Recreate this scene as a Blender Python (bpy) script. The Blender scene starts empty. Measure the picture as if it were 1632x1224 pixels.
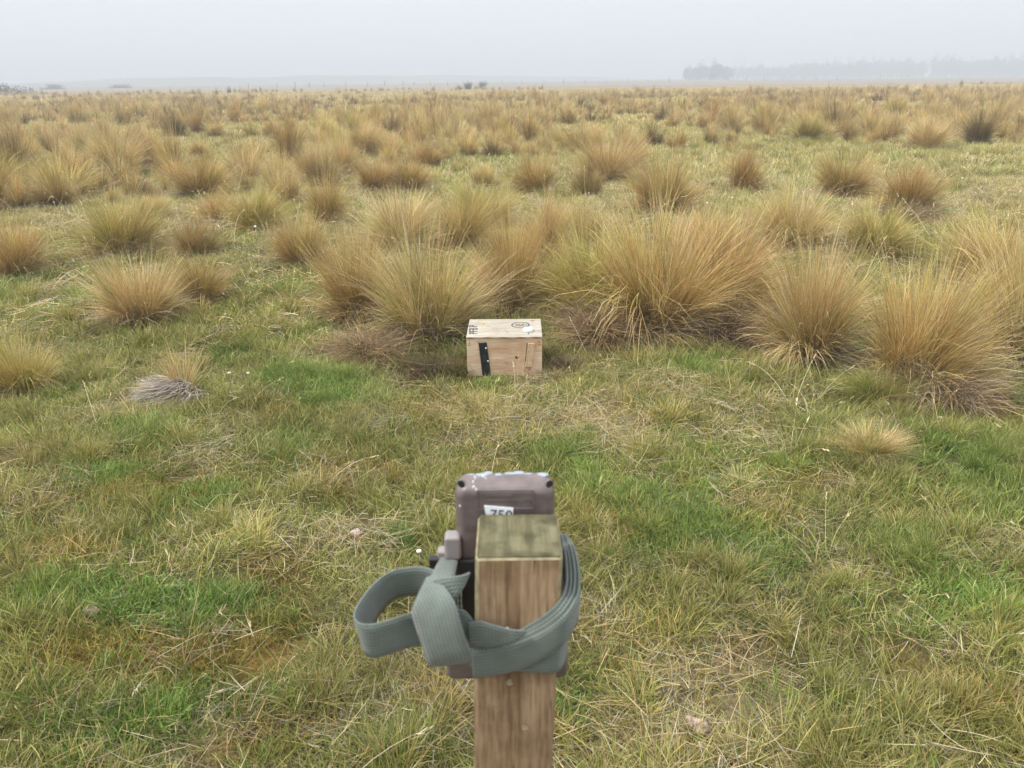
import bpy, bmesh, math, random
import numpy as np
from mathutils import Vector, Matrix

R = math.radians
SC = bpy.context.scene
COL = SC.collection
rng = np.random.default_rng(7)
random.seed(7)

# ------------------------------------------------------------------ camera
F_PX, PW, PH = 1226.0, 1632.0, 1224.0          # phone lens, in photograph pixels
CAM_H, PITCH, ROLL = 1.5, R(21.62), R(-0.62)
cam = bpy.data.cameras.new('camera'); cam_o = bpy.data.objects.new('camera', cam); COL.objects.link(cam_o)
cam.sensor_width = 36.0; cam.lens = 36.0 * F_PX / PW
cam.clip_start = 0.05; cam.clip_end = 6000
CAM_M = Matrix.Rotation(math.pi / 2 - PITCH, 3, 'X') @ Matrix.Rotation(ROLL, 3, 'Z')
cam_o.matrix_world = Matrix.Translation((0, 0, CAM_H)) @ CAM_M.to_4x4()
cam.dof.use_dof = True; cam.dof.focus_distance = 4.3; cam.dof.aperture_fstop = 11.0
SC.camera = cam_o

def ray(x, y): return CAM_M @ Vector(((x - PW / 2) / F_PX, -(y - PH / 2) / F_PX, -1.0))
def on_z(x, y, z=0.0):                          # photograph pixel -> point on the level z
    d = ray(x, y); k = (z - CAM_H) / d.z
    return Vector((d.x * k, d.y * k, z))
def at_d(x, y, dist):                           # photograph pixel -> point at world distance Y
    d = ray(x, y); k = dist / d.y
    return Vector((d.x * k, dist, CAM_H + d.z * k))

# ------------------------------------------------------------------ world, sun, exposure
SUN_EL, SUN_AZ = R(57), R(-100)                  # azimuth from +Y, clockwise positive
w = bpy.data.worlds.new('World'); SC.world = w; w.use_nodes = True
nt = w.node_tree; nt.nodes.clear()
sky = nt.nodes.new('ShaderNodeTexSky'); sky.sky_type = 'NISHITA'; sky.sun_disc = False
sky.sun_elevation = SUN_EL; sky.sun_rotation = SUN_AZ; sky.air_density = 1.5; sky.dust_density = 6
tc = nt.nodes.new('ShaderNodeTexCoord'); sp = nt.nodes.new('ShaderNodeSeparateXYZ')
nt.links.new(tc.outputs['Generated'], sp.inputs[0])
cl = nt.nodes.new('ShaderNodeClamp'); nt.links.new(sp.outputs['Z'], cl.inputs['Value'])
pw = nt.nodes.new('ShaderNodeMath'); pw.operation = 'POWER'; pw.inputs[1].default_value = 1.4
nt.links.new(cl.outputs[0], pw.inputs[0])
ma = nt.nodes.new('ShaderNodeMath'); ma.operation = 'MULTIPLY_ADD'   # overcast: the zenith is ~3x the horizon
ma.inputs[1].default_value = 6.4; ma.inputs[2].default_value = 3.4
nt.links.new(pw.outputs[0], ma.inputs[0])
cc = nt.nodes.new('ShaderNodeVectorMath'); cc.operation = 'SCALE'; cc.inputs[0].default_value = (0.953, 0.987, 1.055)
nt.links.new(ma.outputs[0], cc.inputs['Scale'])
mx = nt.nodes.new('ShaderNodeMix'); mx.data_type = 'RGBA'; mx.inputs[0].default_value = 0.95
nt.links.new(sky.outputs[0], mx.inputs[6]); nt.links.new(cc.outputs[0], mx.inputs[7])
bg = nt.nodes.new('ShaderNodeBackground'); bg.inputs[1].default_value = 0.1
nt.links.new(mx.outputs[2], bg.inputs[0])
wo = nt.nodes.new('ShaderNodeOutputWorld'); nt.links.new(bg.outputs[0], wo.inputs[0])

sun = bpy.data.lights.new('sun', 'SUN'); sun.energy = 1.5; sun.angle = R(11); sun.color = (1, 0.96, 0.9)
sun_o = bpy.data.objects.new('sun', sun); COL.objects.link(sun_o)
sd = Vector((math.sin(SUN_AZ) * math.cos(SUN_EL), math.cos(SUN_AZ) * math.cos(SUN_EL), math.sin(SUN_EL)))
sun_o.rotation_euler = sd.to_track_quat('Z', 'Y').to_euler(); sun_o.location = (-8, 8, 20)

SC.view_settings.view_transform = 'Standard'; SC.view_settings.look = 'None'
SC.view_settings.exposure = 1.45; SC.view_settings.gamma = 1.0
SC.render.engine = 'CYCLES'
SC.cycles.use_denoising = True; SC.cycles.use_adaptive_sampling = True; SC.cycles.adaptive_threshold = 0.012
SC.cycles.max_bounces = 6; SC.cycles.diffuse_bounces = 3; SC.cycles.glossy_bounces = 2
SC.cycles.transmission_bounces = 3; SC.cycles.transparent_max_bounces = 8; SC.cycles.volume_bounces = 1

# ------------------------------------------------------------------ helpers
def tag(o, label=None, cat=None, group=None, kind=None):
    if label: o['label'] = label
    if cat: o['category'] = cat
    if group: o['group'] = group
    if kind: o['kind'] = kind
    return o
def new_obj(name, me, parent=None, mat=None, loc=None):
    o = bpy.data.objects.new(name, me); COL.objects.link(o)
    if mat is not None and me is not None and not me.materials: me.materials.append(mat)
    if parent is not None: o.parent = parent
    if loc is not None: o.location = loc
    return o
def empty(name, loc=(0, 0, 0), rz=0.0):
    o = bpy.data.objects.new(name, None); COL.objects.link(o); o.location = loc; o.rotation_euler = (0, 0, rz)
    o.empty_display_size = 0.1
    return o
def bm_obj(name, bm, mat, parent=None, smooth=False):
    me = bpy.data.meshes.new(name); bmesh.ops.recalc_face_normals(bm, faces=bm.faces); bm.to_mesh(me); bm.free()
    if smooth:
        for p in me.polygons: p.use_smooth = True
    return new_obj(name, me, parent, mat)
def bm_box(bm, lo, hi, bevel=0.0, seg=2):
    c = [(a + b) / 2 for a, b in zip(lo, hi)]; s = [b - a for a, b in zip(lo, hi)]
    r = bmesh.ops.create_cube(bm, size=1.0, matrix=Matrix.Translation(c) @ Matrix.Diagonal((*s, 1)))
    if bevel > 0:
        es = list({e for v in r['verts'] for e in v.link_edges})
        bmesh.ops.bevel(bm, geom=es, offset=bevel, segments=seg, profile=0.5, affect='EDGES')
def box_obj(name, lo, hi, mat, parent=None, bevel=0.0, seg=2, smooth=False):
    bm = bmesh.new(); bm_box(bm, lo, hi, bevel, seg); return bm_obj(name, bm, mat, parent, smooth)

_T = rng.random((256, 256))
def vnoise(x, y, s=1.0, ox=0.0):                 # smooth value noise, 0..1
    x = np.asarray(x, float) / s + 37.3 + ox; y = np.asarray(y, float) / s + 91.7 + ox * 1.7
    xi = np.floor(x).astype(int); yi = np.floor(y).astype(int); fx = x - xi; fy = y - yi
    fx = fx * fx * (3 - 2 * fx); fy = fy * fy * (3 - 2 * fy)
    g = lambda a, b: _T[a % 256, b % 256]
    return (g(xi, yi) * (1 - fx) + g(xi + 1, yi) * fx) * (1 - fy) + (g(xi, yi + 1) * (1 - fx) + g(xi + 1, yi + 1) * fx) * fy
def fbm(x, y, s, ox=0.0): return 0.55 * vnoise(x, y, s, ox) + 0.3 * vnoise(x, y, s * .47, ox + 5) + 0.15 * vnoise(x, y, s * .21, ox + 11)

def mat_new(name):
    m = bpy.data.materials.new(name); m.use_nodes = True; t = m.node_tree
    return m, t, t.nodes['Principled BSDF']
def N(t, typ, **kw):
    n = t.nodes.new(typ)
    for k, v in kw.items(): setattr(n, k, v)
    return n
def ramp(t, stops, fac=None):
    n = t.nodes.new('ShaderNodeValToRGB'); e = n.color_ramp.elements
    while len(e) < len(stops): e.new(0.5)
    for i, (p, c) in enumerate(stops): e[i].position = p; e[i].color = (*c, 1)
    if fac is not None: t.links.new(fac, n.inputs[0])
    return n
def plain(name, col, rough=0.6, spec=0.3, metal=0.0, noise=0.12, scale=60.0, bump=0.0):
    m, t, b = mat_new(name)
    g = N(t, 'ShaderNodeTexNoise'); g.inputs['Scale'].default_value = scale; g.inputs['Detail'].default_value = 5
    tcn = N(t, 'ShaderNodeTexCoord'); t.links.new(tcn.outputs['Object'], g.inputs['Vector'])
    lo = tuple(max(0, c * (1 - noise * 2)) for c in col); hi = tuple(min(1, c * (1 + noise * 2)) for c in col)
    r = ramp(t, [(0.3, lo), (0.7, hi)], g.outputs['Fac']); t.links.new(r.outputs[0], b.inputs['Base Color'])
    b.inputs['Roughness'].default_value = rough; b.inputs['Specular IOR Level'].default_value = spec; b.inputs['Metallic'].default_value = metal
    if bump:
        bn = N(t, 'ShaderNodeBump'); bn.inputs['Strength'].default_value = bump; bn.inputs['Distance'].default_value = 0.002
        t.links.new(g.outputs['Fac'], bn.inputs['Height']); t.links.new(bn.outputs[0], b.inputs['Normal'])
    return m

# ------------------------------------------------------------------ grass materials
def grass_mat(name, instanced):
    m = bpy.data.materials.new(name); m.use_nodes = True; t = m.node_tree; t.nodes.clear()
    a = N(t, 'ShaderNodeAttribute', attribute_name='Col')
    if instanced:
        b = N(t, 'ShaderNodeAttribute', attribute_name='tint', attribute_type='INSTANCER'); tint = b.outputs['Color']
    else:
        b = N(t, 'ShaderNodeObjectInfo'); tint = b.outputs['Color']
    mu = N(t, 'ShaderNodeMix', data_type='RGBA', blend_type='MULTIPLY'); mu.inputs[0].default_value = 1
    t.links.new(a.outputs['Color'], mu.inputs[6]); t.links.new(tint, mu.inputs[7])
    p = N(t, 'ShaderNodeBsdfPrincipled'); t.links.new(mu.outputs[2], p.inputs['Base Color'])
    p.inputs['Roughness'].default_value = 0.55; p.inputs['Specular IOR Level'].default_value = 0.25
    tr = N(t, 'ShaderNodeBsdfTranslucent'); t.links.new(mu.outputs[2], tr.inputs['Color'])
    ms = N(t, 'ShaderNodeMixShader'); ms.inputs[0].default_value = 0.22
    t.links.new(p.outputs[0], ms.inputs[1]); t.links.new(tr.outputs[0], ms.inputs[2])
    o = N(t, 'ShaderNodeOutputMaterial'); t.links.new(ms.outputs[0], o.inputs[0])
    return m
GRASS_I = grass_mat('grass_scattered', True)
GRASS_O = grass_mat('grass_tussock', False)

# ------------------------------------------------------------------ blade meshes
def blades(root, az, lean, bend, length, width, cols, K=4, swirl=None, r=rng):
    """ribbon blades: cols = (t positions, list of (n,3) colours). Returns verts, quads/tri loops, colours."""
    n = len(az); t = np.linspace(0, 1, K + 1); tm = (t[1:] + t[:-1]) / 2
    if swirl is None: swirl = r.normal(0, .25, n)
    le = lean[:, None] + bend[:, None] * tm[None, :] ** 1.3
    aa = az[:, None] + swirl[:, None] * tm[None, :]
    d = np.stack([np.sin(le) * np.cos(aa), np.sin(le) * np.sin(aa), np.cos(le)], -1) * (length / K)[:, None, None]
    p = np.concatenate([np.zeros((n, 1, 3)), np.cumsum(d, 1)], 1) + root[:, None, :]
    h = np.stack([-np.sin(az), np.cos(az), np.zeros(n)], -1)
    dm = d[:, 0] / np.linalg.norm(d[:, 0], axis=-1, keepdims=True)
    up = np.cross(dm, h); f = r.uniform(-1.1, 1.1, n)
    side = h * np.cos(f)[:, None] + up * np.sin(f)[:, None]
    wt = (width[:, None] * 0.5) * (1 - t[None, :K] ** 2.2 * 0.75)
    L = p[:, :K] - side[:, None, :] * wt[..., None]; Rr = p[:, :K] + side[:, None, :] * wt[..., None]
    V = np.concatenate([np.stack([L, Rr], 2).reshape(n, 2 * K, 3), p[:, K:K + 1]], 1)      # n,2K+1,3
    tv = np.concatenate([np.repeat(t[:K], 2), [1.0]])
    tp, cs = cols
    C = np.zeros((n, 2 * K + 1, 3))
    for i in range(len(tp) - 1):
        u = np.clip((tv - tp[i]) / (tp[i + 1] - tp[i]), 0, 1)[None, :, None]
        if i == 0: C = np.repeat(cs[0][:, None, :], 2 * K + 1, 1)
        C = C * (1 - u) + cs[i + 1][:, None, :] * u
    m = 2 * K + 1; loops = []
    for k in range(K - 1): loops += [2 * k, 2 * k + 1, 2 * k + 3, 2 * k + 2]
    loops += [2 * K - 2, 2 * K - 1, 2 * K]
    loops = (np.array(loops)[None, :] + (np.arange(n) * m)[:, None])
    return V.reshape(-1, 3), loops.reshape(-1), np.tile(np.array([4] * (K - 1) + [3]), n), C.reshape(-1, 3)
def merge(parts):
    V, Lp, S, C = [], [], [], []; o = 0
    for v, l, s, c in parts: V.append(v); Lp.append(l + o); S.append(s); C.append(c); o += len(v)
    return np.concatenate(V), np.concatenate(Lp), np.concatenate(S), np.concatenate(C)
def raw_mesh(name, data, mat):
    V, Lp, S, C = data; me = bpy.data.meshes.new(name)
    me.vertices.add(len(V)); me.vertices.foreach_set('co', V.astype(np.float32).ravel())
    me.loops.add(len(Lp)); me.loops.foreach_set('vertex_index', Lp.astype(np.int32))
    me.polygons.add(len(S)); st = np.concatenate([[0], np.cumsum(S)[:-1]])
    me.polygons.foreach_set('loop_start', st.astype(np.int32))
    me.update(calc_edges=True)
    at = me.attributes.new('Col', 'FLOAT_COLOR', 'POINT')
    at.data.foreach_set('color', np.concatenate([np.clip(C, 0, 1), np.ones((len(C), 1))], 1).astype(np.float32).ravel())
    me.materials.append(mat)
    return me
def disc(n, rad, r=rng, p=.5):
    a = r.uniform(0, 2 * np.pi, n); q = rad * r.random(n) ** p
    return np.stack([q * np.cos(a), q * np.sin(a), np.zeros(n)], -1), a, q / rad
def pick(n, table, r=rng, var=.16):              # table: (weight, rgb)
    wts = np.array([x[0] for x in table], float); i = r.choice(len(table), n, p=wts / wts.sum())
    c = np.array([x[1] for x in table])[i]
    return c * (1 + r.normal(0, var, (n, 1))) * (1 + r.normal(0, .05, (n, 3)))

STRAW, GOLD, PALE = (.54, .415, .195), (.44, .30, .118), (.66, .56, .37)
OLIVE, GREEN, LUSH = (.295, .275, .068), (.175, .22, .052), (.135, .225, .036)
BROWN, RUST, GREY, DARK = (.175, .115, .06), (.29, .185, .088), (.34, .278, .195), (.085, .06, .042)
LILAC, MOSS = (.40, .358, .30), (.30, .19, .03)

def tussock_blades(n, r, K=5, wid=.0042, olive=.3, nb=64):
    """unit tussock, ~1 high: bundles of blades that rise together, outer ones arching over, with strays"""
    broot, ba, bq = disc(nb, .25, r); broot[:, 0] *= r.uniform(.8, 1.25)
    baz = ba + r.normal(0, .5, nb); blean = np.abs(bq ** 1.3 * R(40) + r.normal(0, R(8), nb)); bbend = r.gamma(1.8, R(11), nb) + bq ** 2 * R(26); blen = np.clip(r.normal(.92, .2, nb), .42, 1.35)
    fallen = r.random(nb) < .16; bbend = bbend + np.where(fallen, r.uniform(R(25), R(80), nb), 0); blean = blean + np.where(fallen, r.uniform(0, R(25), nb), 0)
    wind = r.uniform(0, 6.28); wl = r.uniform(0, R(14))
    bhue = r.random(nb)
    k = r.integers(0, nb, n); stray = r.random(n) < .30
    root = broot[k] + np.concatenate([r.normal(0, .022, (n, 2)), np.zeros((n, 1))], 1)
    az = baz[k] + np.where(stray, r.normal(0, 1.0, n), r.normal(0, .24, n))
    lean = np.abs(blean[k] + wl * np.cos(az - wind) + np.where(stray, r.normal(0, R(18), n), r.normal(0, R(5), n))); bend = np.abs(bbend[k] + r.normal(0, R(11), n)) + np.where(r.random(n) < .12, r.uniform(0, R(60), n), 0)
    ln = np.clip(blen[k] * r.normal(.92, .2, n), .25, 1.35)
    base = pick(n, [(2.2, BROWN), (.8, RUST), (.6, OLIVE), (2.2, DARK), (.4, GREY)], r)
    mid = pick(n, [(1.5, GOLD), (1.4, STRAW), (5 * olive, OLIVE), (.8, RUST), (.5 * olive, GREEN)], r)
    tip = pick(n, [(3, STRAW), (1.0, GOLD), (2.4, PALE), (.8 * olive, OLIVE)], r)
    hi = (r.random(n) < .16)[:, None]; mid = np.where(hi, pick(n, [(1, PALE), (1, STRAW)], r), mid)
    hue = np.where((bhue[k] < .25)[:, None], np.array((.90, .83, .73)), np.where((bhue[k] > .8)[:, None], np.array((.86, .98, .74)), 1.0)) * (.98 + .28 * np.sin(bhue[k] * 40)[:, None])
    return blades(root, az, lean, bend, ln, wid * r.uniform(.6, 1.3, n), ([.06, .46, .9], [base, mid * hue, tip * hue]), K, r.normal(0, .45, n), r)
def tussock_thatch(n, r, K=4, wid=.006):
    """the skirt of dead blades: tangled close in, long ones trailing out over the ground"""
    root, a, q = disc(n, .28, r); root[:, 2] = r.uniform(.0, .22, n) * (1 - .6 * q)
    side = r.uniform(0, 6.28); az = a + r.normal(0, .8, n)
    heavy = r.random(n) < .3; az = np.where(heavy, side + r.normal(0, .6, n), az)
    lean = np.clip(r.normal(R(62), R(15), n), 0, R(95)); bend = r.uniform(R(10), R(65), n)
    ln = np.where(r.random(n) < .45, r.uniform(.4, .85, n), r.uniform(.15, .5, n))
    c0 = pick(n, [(2.2, DARK), (2, BROWN), (1, GREY)], r); c1 = pick(n, [(2.6, GREY), (1.6, BROWN), (1.0, LILAC), (1.4, STRAW), (.6, DARK)], r)
    v = blades(root, az, lean, bend, ln, wid * r.uniform(.55, 1.1, n), ([0, .7], [c0, c1]), K, r.normal(0, .55, n), r)
    v[0][:, 2] = np.maximum(v[0][:, 2], .004 + .03 * r.random(len(v[0])))
    return v

# ------------------------------------------------------------------ terrain
def height(x, y):
    d = np.hypot(x, y); f = np.exp(-(d / 45) ** 2)
    near = .05 * (fbm(x, y, .55) - .5) + .11 * (fbm(x, y, 1.7, 3) - .5) + .06 * (fbm(x, y, 6, 8) - .5)
    flat = np.exp(-(((x - .1) / .45) ** 2 + ((y - 4.05) / .4) ** 2))      # level seat of the box
    return near * f * (1 - .85 * flat)
def axis(lo, hi, step, far, grow):
    a = list(np.arange(lo, hi + 1e-6, step)); s = step; x = a[-1]
    while x < far: s *= grow; x += s; a.append(x)
    s = step; x = a[0]; b = []
    while x > -far: s *= grow; x -= s; b.append(x)
    return np.array(b[::-1] + a)
GX, GY = axis(-5.5, 5.5, .045, 2200, 1.16), axis(.7, 9, .045, 2200, 1.16)

# ground patches read off the photograph: (px, py, rx, ry in metres, strength)
def patch_field(lst):
    pts = [(on_z(a, b), rx, ry, s) for a, b, rx, ry, s in lst]
    def f(x, y):
        o = np.zeros_like(np.asarray(x, float))
        for p, rx, ry, s in pts: o = o + s * np.exp(-((x - p.x) / rx) ** 2 - ((y - p.y) / ry) ** 2)
        return o
    return f
GREENP = patch_field([(270, 975, .34, .11, 1.2), (110, 955, .2, .1, .7), (330, 790, .22, .12, .9), (590, 845, .15, .1, .6), (860, 705, .14, .12, .6),
    (1290, 880, .4, .16, .8), (1400, 590, .35, .3, .9), (1480, 730, .3, .25, .9), (930, 1110, .14, .08, 1.0), (1580, 960, .3, .14, .8), (60, 1190, .2, .1, 1.0),
    (520, 620, .4, .2, .45), (820, 622, .2, .06, .3), (1200, 560, .3, .2, .8), (430, 700, .25, .14, .7), (200, 700, .3, .14, .7), (130, 770, .22, .1, .8),
    (1110, 860, .2, .1, .5), (640, 870, .16, .08, .9), (480, 600, .5, .2, .35), (640, 240, 1.4, 1.6, .8), (860, 240, 1.8, 2.2, .8), (420, 300, 1.2, 1.2, .7),
    (100, 470, .9, .5, .6), (1250, 330, 1.4, 1.5, .6), (1420, 260, 2, 2, .5), (430, 470, .6, .4, .5), (1600, 640, .3, .2, .5), (200, 1150, .15, .08, .6), (650, 1180, .2, .08, .9)])
STRAWP = patch_field([(640, 660, .4, .2, .9), (1040, 640, .75, .38, 1.0), (800, 690, .4, .18, .9), (110, 890, .25, .1, .9), (430, 1040, .3, .12, .6), (1040, 1060, .3, .14, .5),
    (400, 1140, .4, .12, .55), (960, 690, .35, .16, .9), (1200, 780, .22, .12, .6), (60, 800, .2, .12, .8), (570, 850, .16, .08, .8), (1060, 1200, .2, .08, .7), (280, 650, .35, .18, .8),
    (1250, 1090, .22, .1, .9), (1500, 1140, .2, .1, .5), (700, 1130, .14, .1, .8), (530, 760, .2, .1, .6), (1560, 320, 2.5, 2.5, .8)])
MOSSP = patch_field([(905, 790, .12, .1, 1.2), (640, 692, .12, .07, 1.3), (330, 1065, .3, .1, .9), (430, 1175, .28, .08, 1.0), (780, 1110, .16, .1, .8), (915, 1190, .1, .07, 1.1),
    (185, 815, .2, .08, .8), (600, 745, .28, .12, .7), (150, 1050, .2, .09, .8), (120, 900, .2, .06, .7), (830, 745, .25, .1, .6), (560, 1090, .22, .08, .7), (1000, 850, .14, .08, .5)])
DARKP = patch_field([(690, 588, .24, .14, 1.9), (640, 560, .4, .16, .6), (1060, 560, .7, .12, .6), (1440, 640, .4, .2, .5), (10, 632, .2, .1, 1.0), (880, 590, .08, .2, .7), (30, 750, .25, .1, .6)])  # includes the box's shadow on its right, put into the ground colour
def fields(x, y):
    x = np.asarray(x, float); y = np.asarray(y, float)
    n1, n2, n3 = fbm(x, y, .38, 20), fbm(x, y, .30, 40), fbm(x, y, .33, 60)
    big = fbm(x, y, 2.6, 80)
    g = np.clip(GREENP(x, y) * 1.05 + (n1 - .57) * 1.8 + (big - .5) * .6, 0, 1)
    s = np.clip(STRAWP(x, y) + (n2 - .57) * 2.0 + (.5 - big) * .5, 0, 1)
    m = np.clip(MOSSP(x, y) + (n3 - .575) * 2.5 * (y < 6), 0, 1)
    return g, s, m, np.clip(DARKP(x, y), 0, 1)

def make_ground():
    X, Y = np.meshgrid(GX, GY); nx, ny = len(GX), len(GY)
    Z = height(X, Y); V = np.stack([X, Y, Z], -1).reshape(-1, 3)
    i = np.arange(nx * ny).reshape(ny, nx)
    q = np.stack([i[:-1, :-1], i[:-1, 1:], i[1:, 1:], i[1:, :-1]], -1).reshape(-1)
    g, s, m, dk = fields(V[:, 0], V[:, 1])
    def lerp(c, k, t): return c * (1 - t[:, None]) + np.array(k)[None, :] * t[:, None]
    C = np.tile(np.array((.125, .105, .05)), (len(V), 1))
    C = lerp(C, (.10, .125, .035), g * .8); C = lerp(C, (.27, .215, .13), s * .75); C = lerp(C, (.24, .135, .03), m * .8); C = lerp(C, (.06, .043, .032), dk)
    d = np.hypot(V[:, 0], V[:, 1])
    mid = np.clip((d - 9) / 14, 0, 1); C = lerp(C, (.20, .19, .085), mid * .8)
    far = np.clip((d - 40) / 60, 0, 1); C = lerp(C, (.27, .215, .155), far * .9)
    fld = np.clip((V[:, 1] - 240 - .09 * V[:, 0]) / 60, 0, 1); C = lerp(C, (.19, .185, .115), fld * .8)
    me = raw_mesh('ground', (V, q, np.full(len(q) // 4, 4), C), GROUND)
    for p in me.polygons: p.use_smooth = True
    tag(new_obj('ground', me), kind='structure')
def ground_mat():
    m, t, b = mat_new('pasture_soil'); a = N(t, 'ShaderNodeAttribute', attribute_name='Col')
    g = N(t, 'ShaderNodeNewGeometry'); n1 = N(t, 'ShaderNodeTexNoise'); n1.inputs['Scale'].default_value = 34; n1.inputs['Detail'].default_value = 8; n1.inputs['Roughness'].default_value = .7
    n2 = N(t, 'ShaderNodeTexNoise'); n2.inputs['Scale'].default_value = .35; n2.inputs['Detail'].default_value = 9; n2.inputs['Roughness'].default_value = .75
    for n in (n1, n2): t.links.new(g.outputs['Position'], n.inputs['Vector'])
    r1 = ramp(t, [(.3, (.45, .42, .4)), (.5, (.95, .95, .95)), (.72, (1.0, .98, .9))], n1.outputs['Fac'])
    r2 = ramp(t, [(.36, (.66, .66, .68)), (.62, (1, 1, 1))], n2.outputs['Fac'])
    k = a.outputs['Color']
    for r in (r1, r2):
        mu = N(t, 'ShaderNodeMix', data_type='RGBA', blend_type='MULTIPLY'); mu.inputs[0].default_value = 1
        t.links.new(k, mu.inputs[6]); t.links.new(r.outputs[0], mu.inputs[7]); k = mu.outputs[2]
    t.links.new(k, b.inputs['Base Color']); b.inputs['Roughness'].default_value = .95; b.inputs['Specular IOR Level'].default_value = .1
    bu = N(t, 'ShaderNodeBump'); bu.inputs['Strength'].default_value = .8; bu.inputs['Distance'].default_value = .012
    t.links.new(n1.outputs['Fac'], bu.inputs['Height']); t.links.new(bu.outputs[0], b.inputs['Normal'])
    return m
GROUND = ground_mat()
make_ground()

# low dunes on the left of the horizon, with real depth
def make_hills():
    xs = np.linspace(-900, 160, 180); ys = np.linspace(480, 900, 40); X, Y = np.meshgrid(xs, ys)
    Z = np.full_like(X, -1.0)
    for px, dist, wd, hh in [(120, 560, 75, 2.6), (215, 640, 70, 5.2), (330, 600, 60, 5.2), (290, 700, 120, 5.6), (500, 680, 80, 6.0), (420, 700, 90, 5.0), (590, 720, 80, 6.0), (700, 760, 90, 5.6),
                             (800, 780, 90, 4.6), (20, 520, 90, 1.5), (900, 800, 70, 3.4)]:
        c = at_d(px, 128, dist); Z = np.maximum(Z, -1 + (hh + 1) * np.exp(-((X - c.x) / wd) ** 2 - ((Y - dist) / 55) ** 2))
    Z += .9 * (fbm(X, Y, 26, 7) - .5) * np.clip((Z + 1) / 2, 0, 1)
    nx, ny = len(xs), len(ys); i = np.arange(nx * ny).reshape(ny, nx)
    q = np.stack([i[:-1, :-1], i[:-1, 1:], i[1:, 1:], i[1:, :-1]], -1).reshape(-1)
    V = np.stack([X, Y, Z], -1).reshape(-1, 3)
    n = fbm(V[:, 0], V[:, 1], 40, 2)[:, None]
    C = np.array((.10, .105, .06))[None] * (1 - n) + np.array((.20, .17, .10))[None] * n
    tag(new_obj('hills', raw_mesh('hills', (V, q, np.full(len(q) // 4, 4), C), GROUND)), kind='structure')
make_hills()

# ------------------------------------------------------------------ tussock prototypes
def proto(i, nb, nt_, K, wid, kt=4, bund=64):
    r = np.random.default_rng(100 + i); ol = [.25, .5, .15, .8, .3, .1, .55, .35][i % 8]
    b = tussock_blades(nb, r, K, wid, ol, bund); th = tussock_thatch(nt_, r, kt, wid * 1.1)
    rad = np.hypot(b[0][:, 0], b[0][:, 1]); W = 2 * np.percentile(rad, 95); H = np.percentile(b[0][:, 2], 97)
    return b, th, W, H
NEAR = []
for i in range(8):
    b, th, W, H = proto(i, 3800, 1500, 5, .0048)
    NEAR.append((raw_mesh('leaf_blades', b, GRASS_O), raw_mesh('thatch', th, GRASS_O), W, H))
MID = []
for i in range(7):
    b, th, W, H = proto(20 + i, 1000, 330, 4, .0100, 3, 30)
    MID.append((raw_mesh('tussock', merge([b, th]), GRASS_O), W, H))
TINTS = {'straw': (1.12, 1.08, 1.04), 'gold': (1.07, .99, .86), 'rust': (.95, .84, .70), 'olive': (.98, 1.0, .74), 'pale': (1.18, 1.16, 1.12), 'grey': (.76, .70, .61), 'dark': (.46, .41, .36), 'soil': (.27, .23, .19)}
used_n = [0]
OCC = []                                           # occupied discs (x, y, r)
TG = 'tussock grass clumps in the foreground'
def tussock(px, py, wpx, top, tint, label, lean=(0, 0), thatch=1.0, group=TG):
    p = on_z(px, py); dist = p.y + .06; zc = dist * math.cos(PITCH) + CAM_H * math.sin(PITCH)
    wm = wpx / F_PX * zc; hm = at_d(px, top, dist).z
    i = used_n[0] % 8; used_n[0] += 1
    bl, th, W, H = NEAR[i]; sx = .92 * wm / W; sz = .90 * hm / H; ax = random.uniform(.86, 1.16)
    x, y = p.x, dist; z = float(height(x, y))
    e = empty('tussock', (x, y, z - .015), random.uniform(0, 6.28)); tag(e, label, 'grass tussock', group)
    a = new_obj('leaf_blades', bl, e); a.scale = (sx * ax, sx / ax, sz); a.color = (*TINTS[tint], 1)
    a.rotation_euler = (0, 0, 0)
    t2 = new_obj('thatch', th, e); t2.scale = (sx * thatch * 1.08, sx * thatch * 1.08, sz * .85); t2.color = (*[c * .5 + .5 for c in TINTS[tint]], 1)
    if lean == (0, 0): lean = (random.gauss(0, R(5)), random.gauss(0, R(4)))
    if True:
        e.rotation_euler = (Matrix.Rotation(lean[0], 3, 'Y') @ Matrix.Rotation(lean[1], 3, 'X') @ Matrix.Rotation(random.uniform(0, 6.28), 3, 'Z')).to_euler()
    OCC.append((x, y, wm * .34))
    return e
T = tussock
T(1045, 533, 300, 352, 'gold', 'largest golden tussock of the row, its skirt fanning wide, right of the wooden box')
T(955, 512, 200, 372, 'olive', 'olive gold tussock pressed against the left flank of the largest tussock', (R(-10), 0))
T(1135, 508, 230, 350, 'rust', 'rusty brown tussock leaning away from the right flank of the largest tussock', (R(14), 0))
T(680, 540, 225, 385, 'straw', 'bushy straw and green tussock just left of the wooden box')
T(568, 512, 160, 378, 'gold', 'golden tussock behind the left shoulder of the bushy one left of the box', (R(-8), 0))
def skirt(px, py, wpx, top, tint, label):
    p = on_z(px, py); d = p.y; zc = d * math.cos(PITCH) + CAM_H * math.sin(PITCH); i = used_n[0] % 8; used_n[0] += 1
    e = empty('dead_grass_mat', (p.x, d, float(height(p.x, d)) - .01), random.uniform(0, 6.28)); tag(e, label, 'dead grass', 'flattened mats of dead grass')
    k = wpx / F_PX * zc / 1.25; hz = at_d(px, top, d).z / .3
    for j, f in ((0, 1.0), (3, .8)):
        o = new_obj('dead_blades', NEAR[(i + j) % 8][1], e); o.scale = (k * f, k * f, hz); o.rotation_euler = (0, 0, j * 1.1); o.color = (*TINTS[tint], 1)
skirt(585, 562, 175, 534, 'rust', 'flattened grey brown dead grass spilling forward left of the box')
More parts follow.
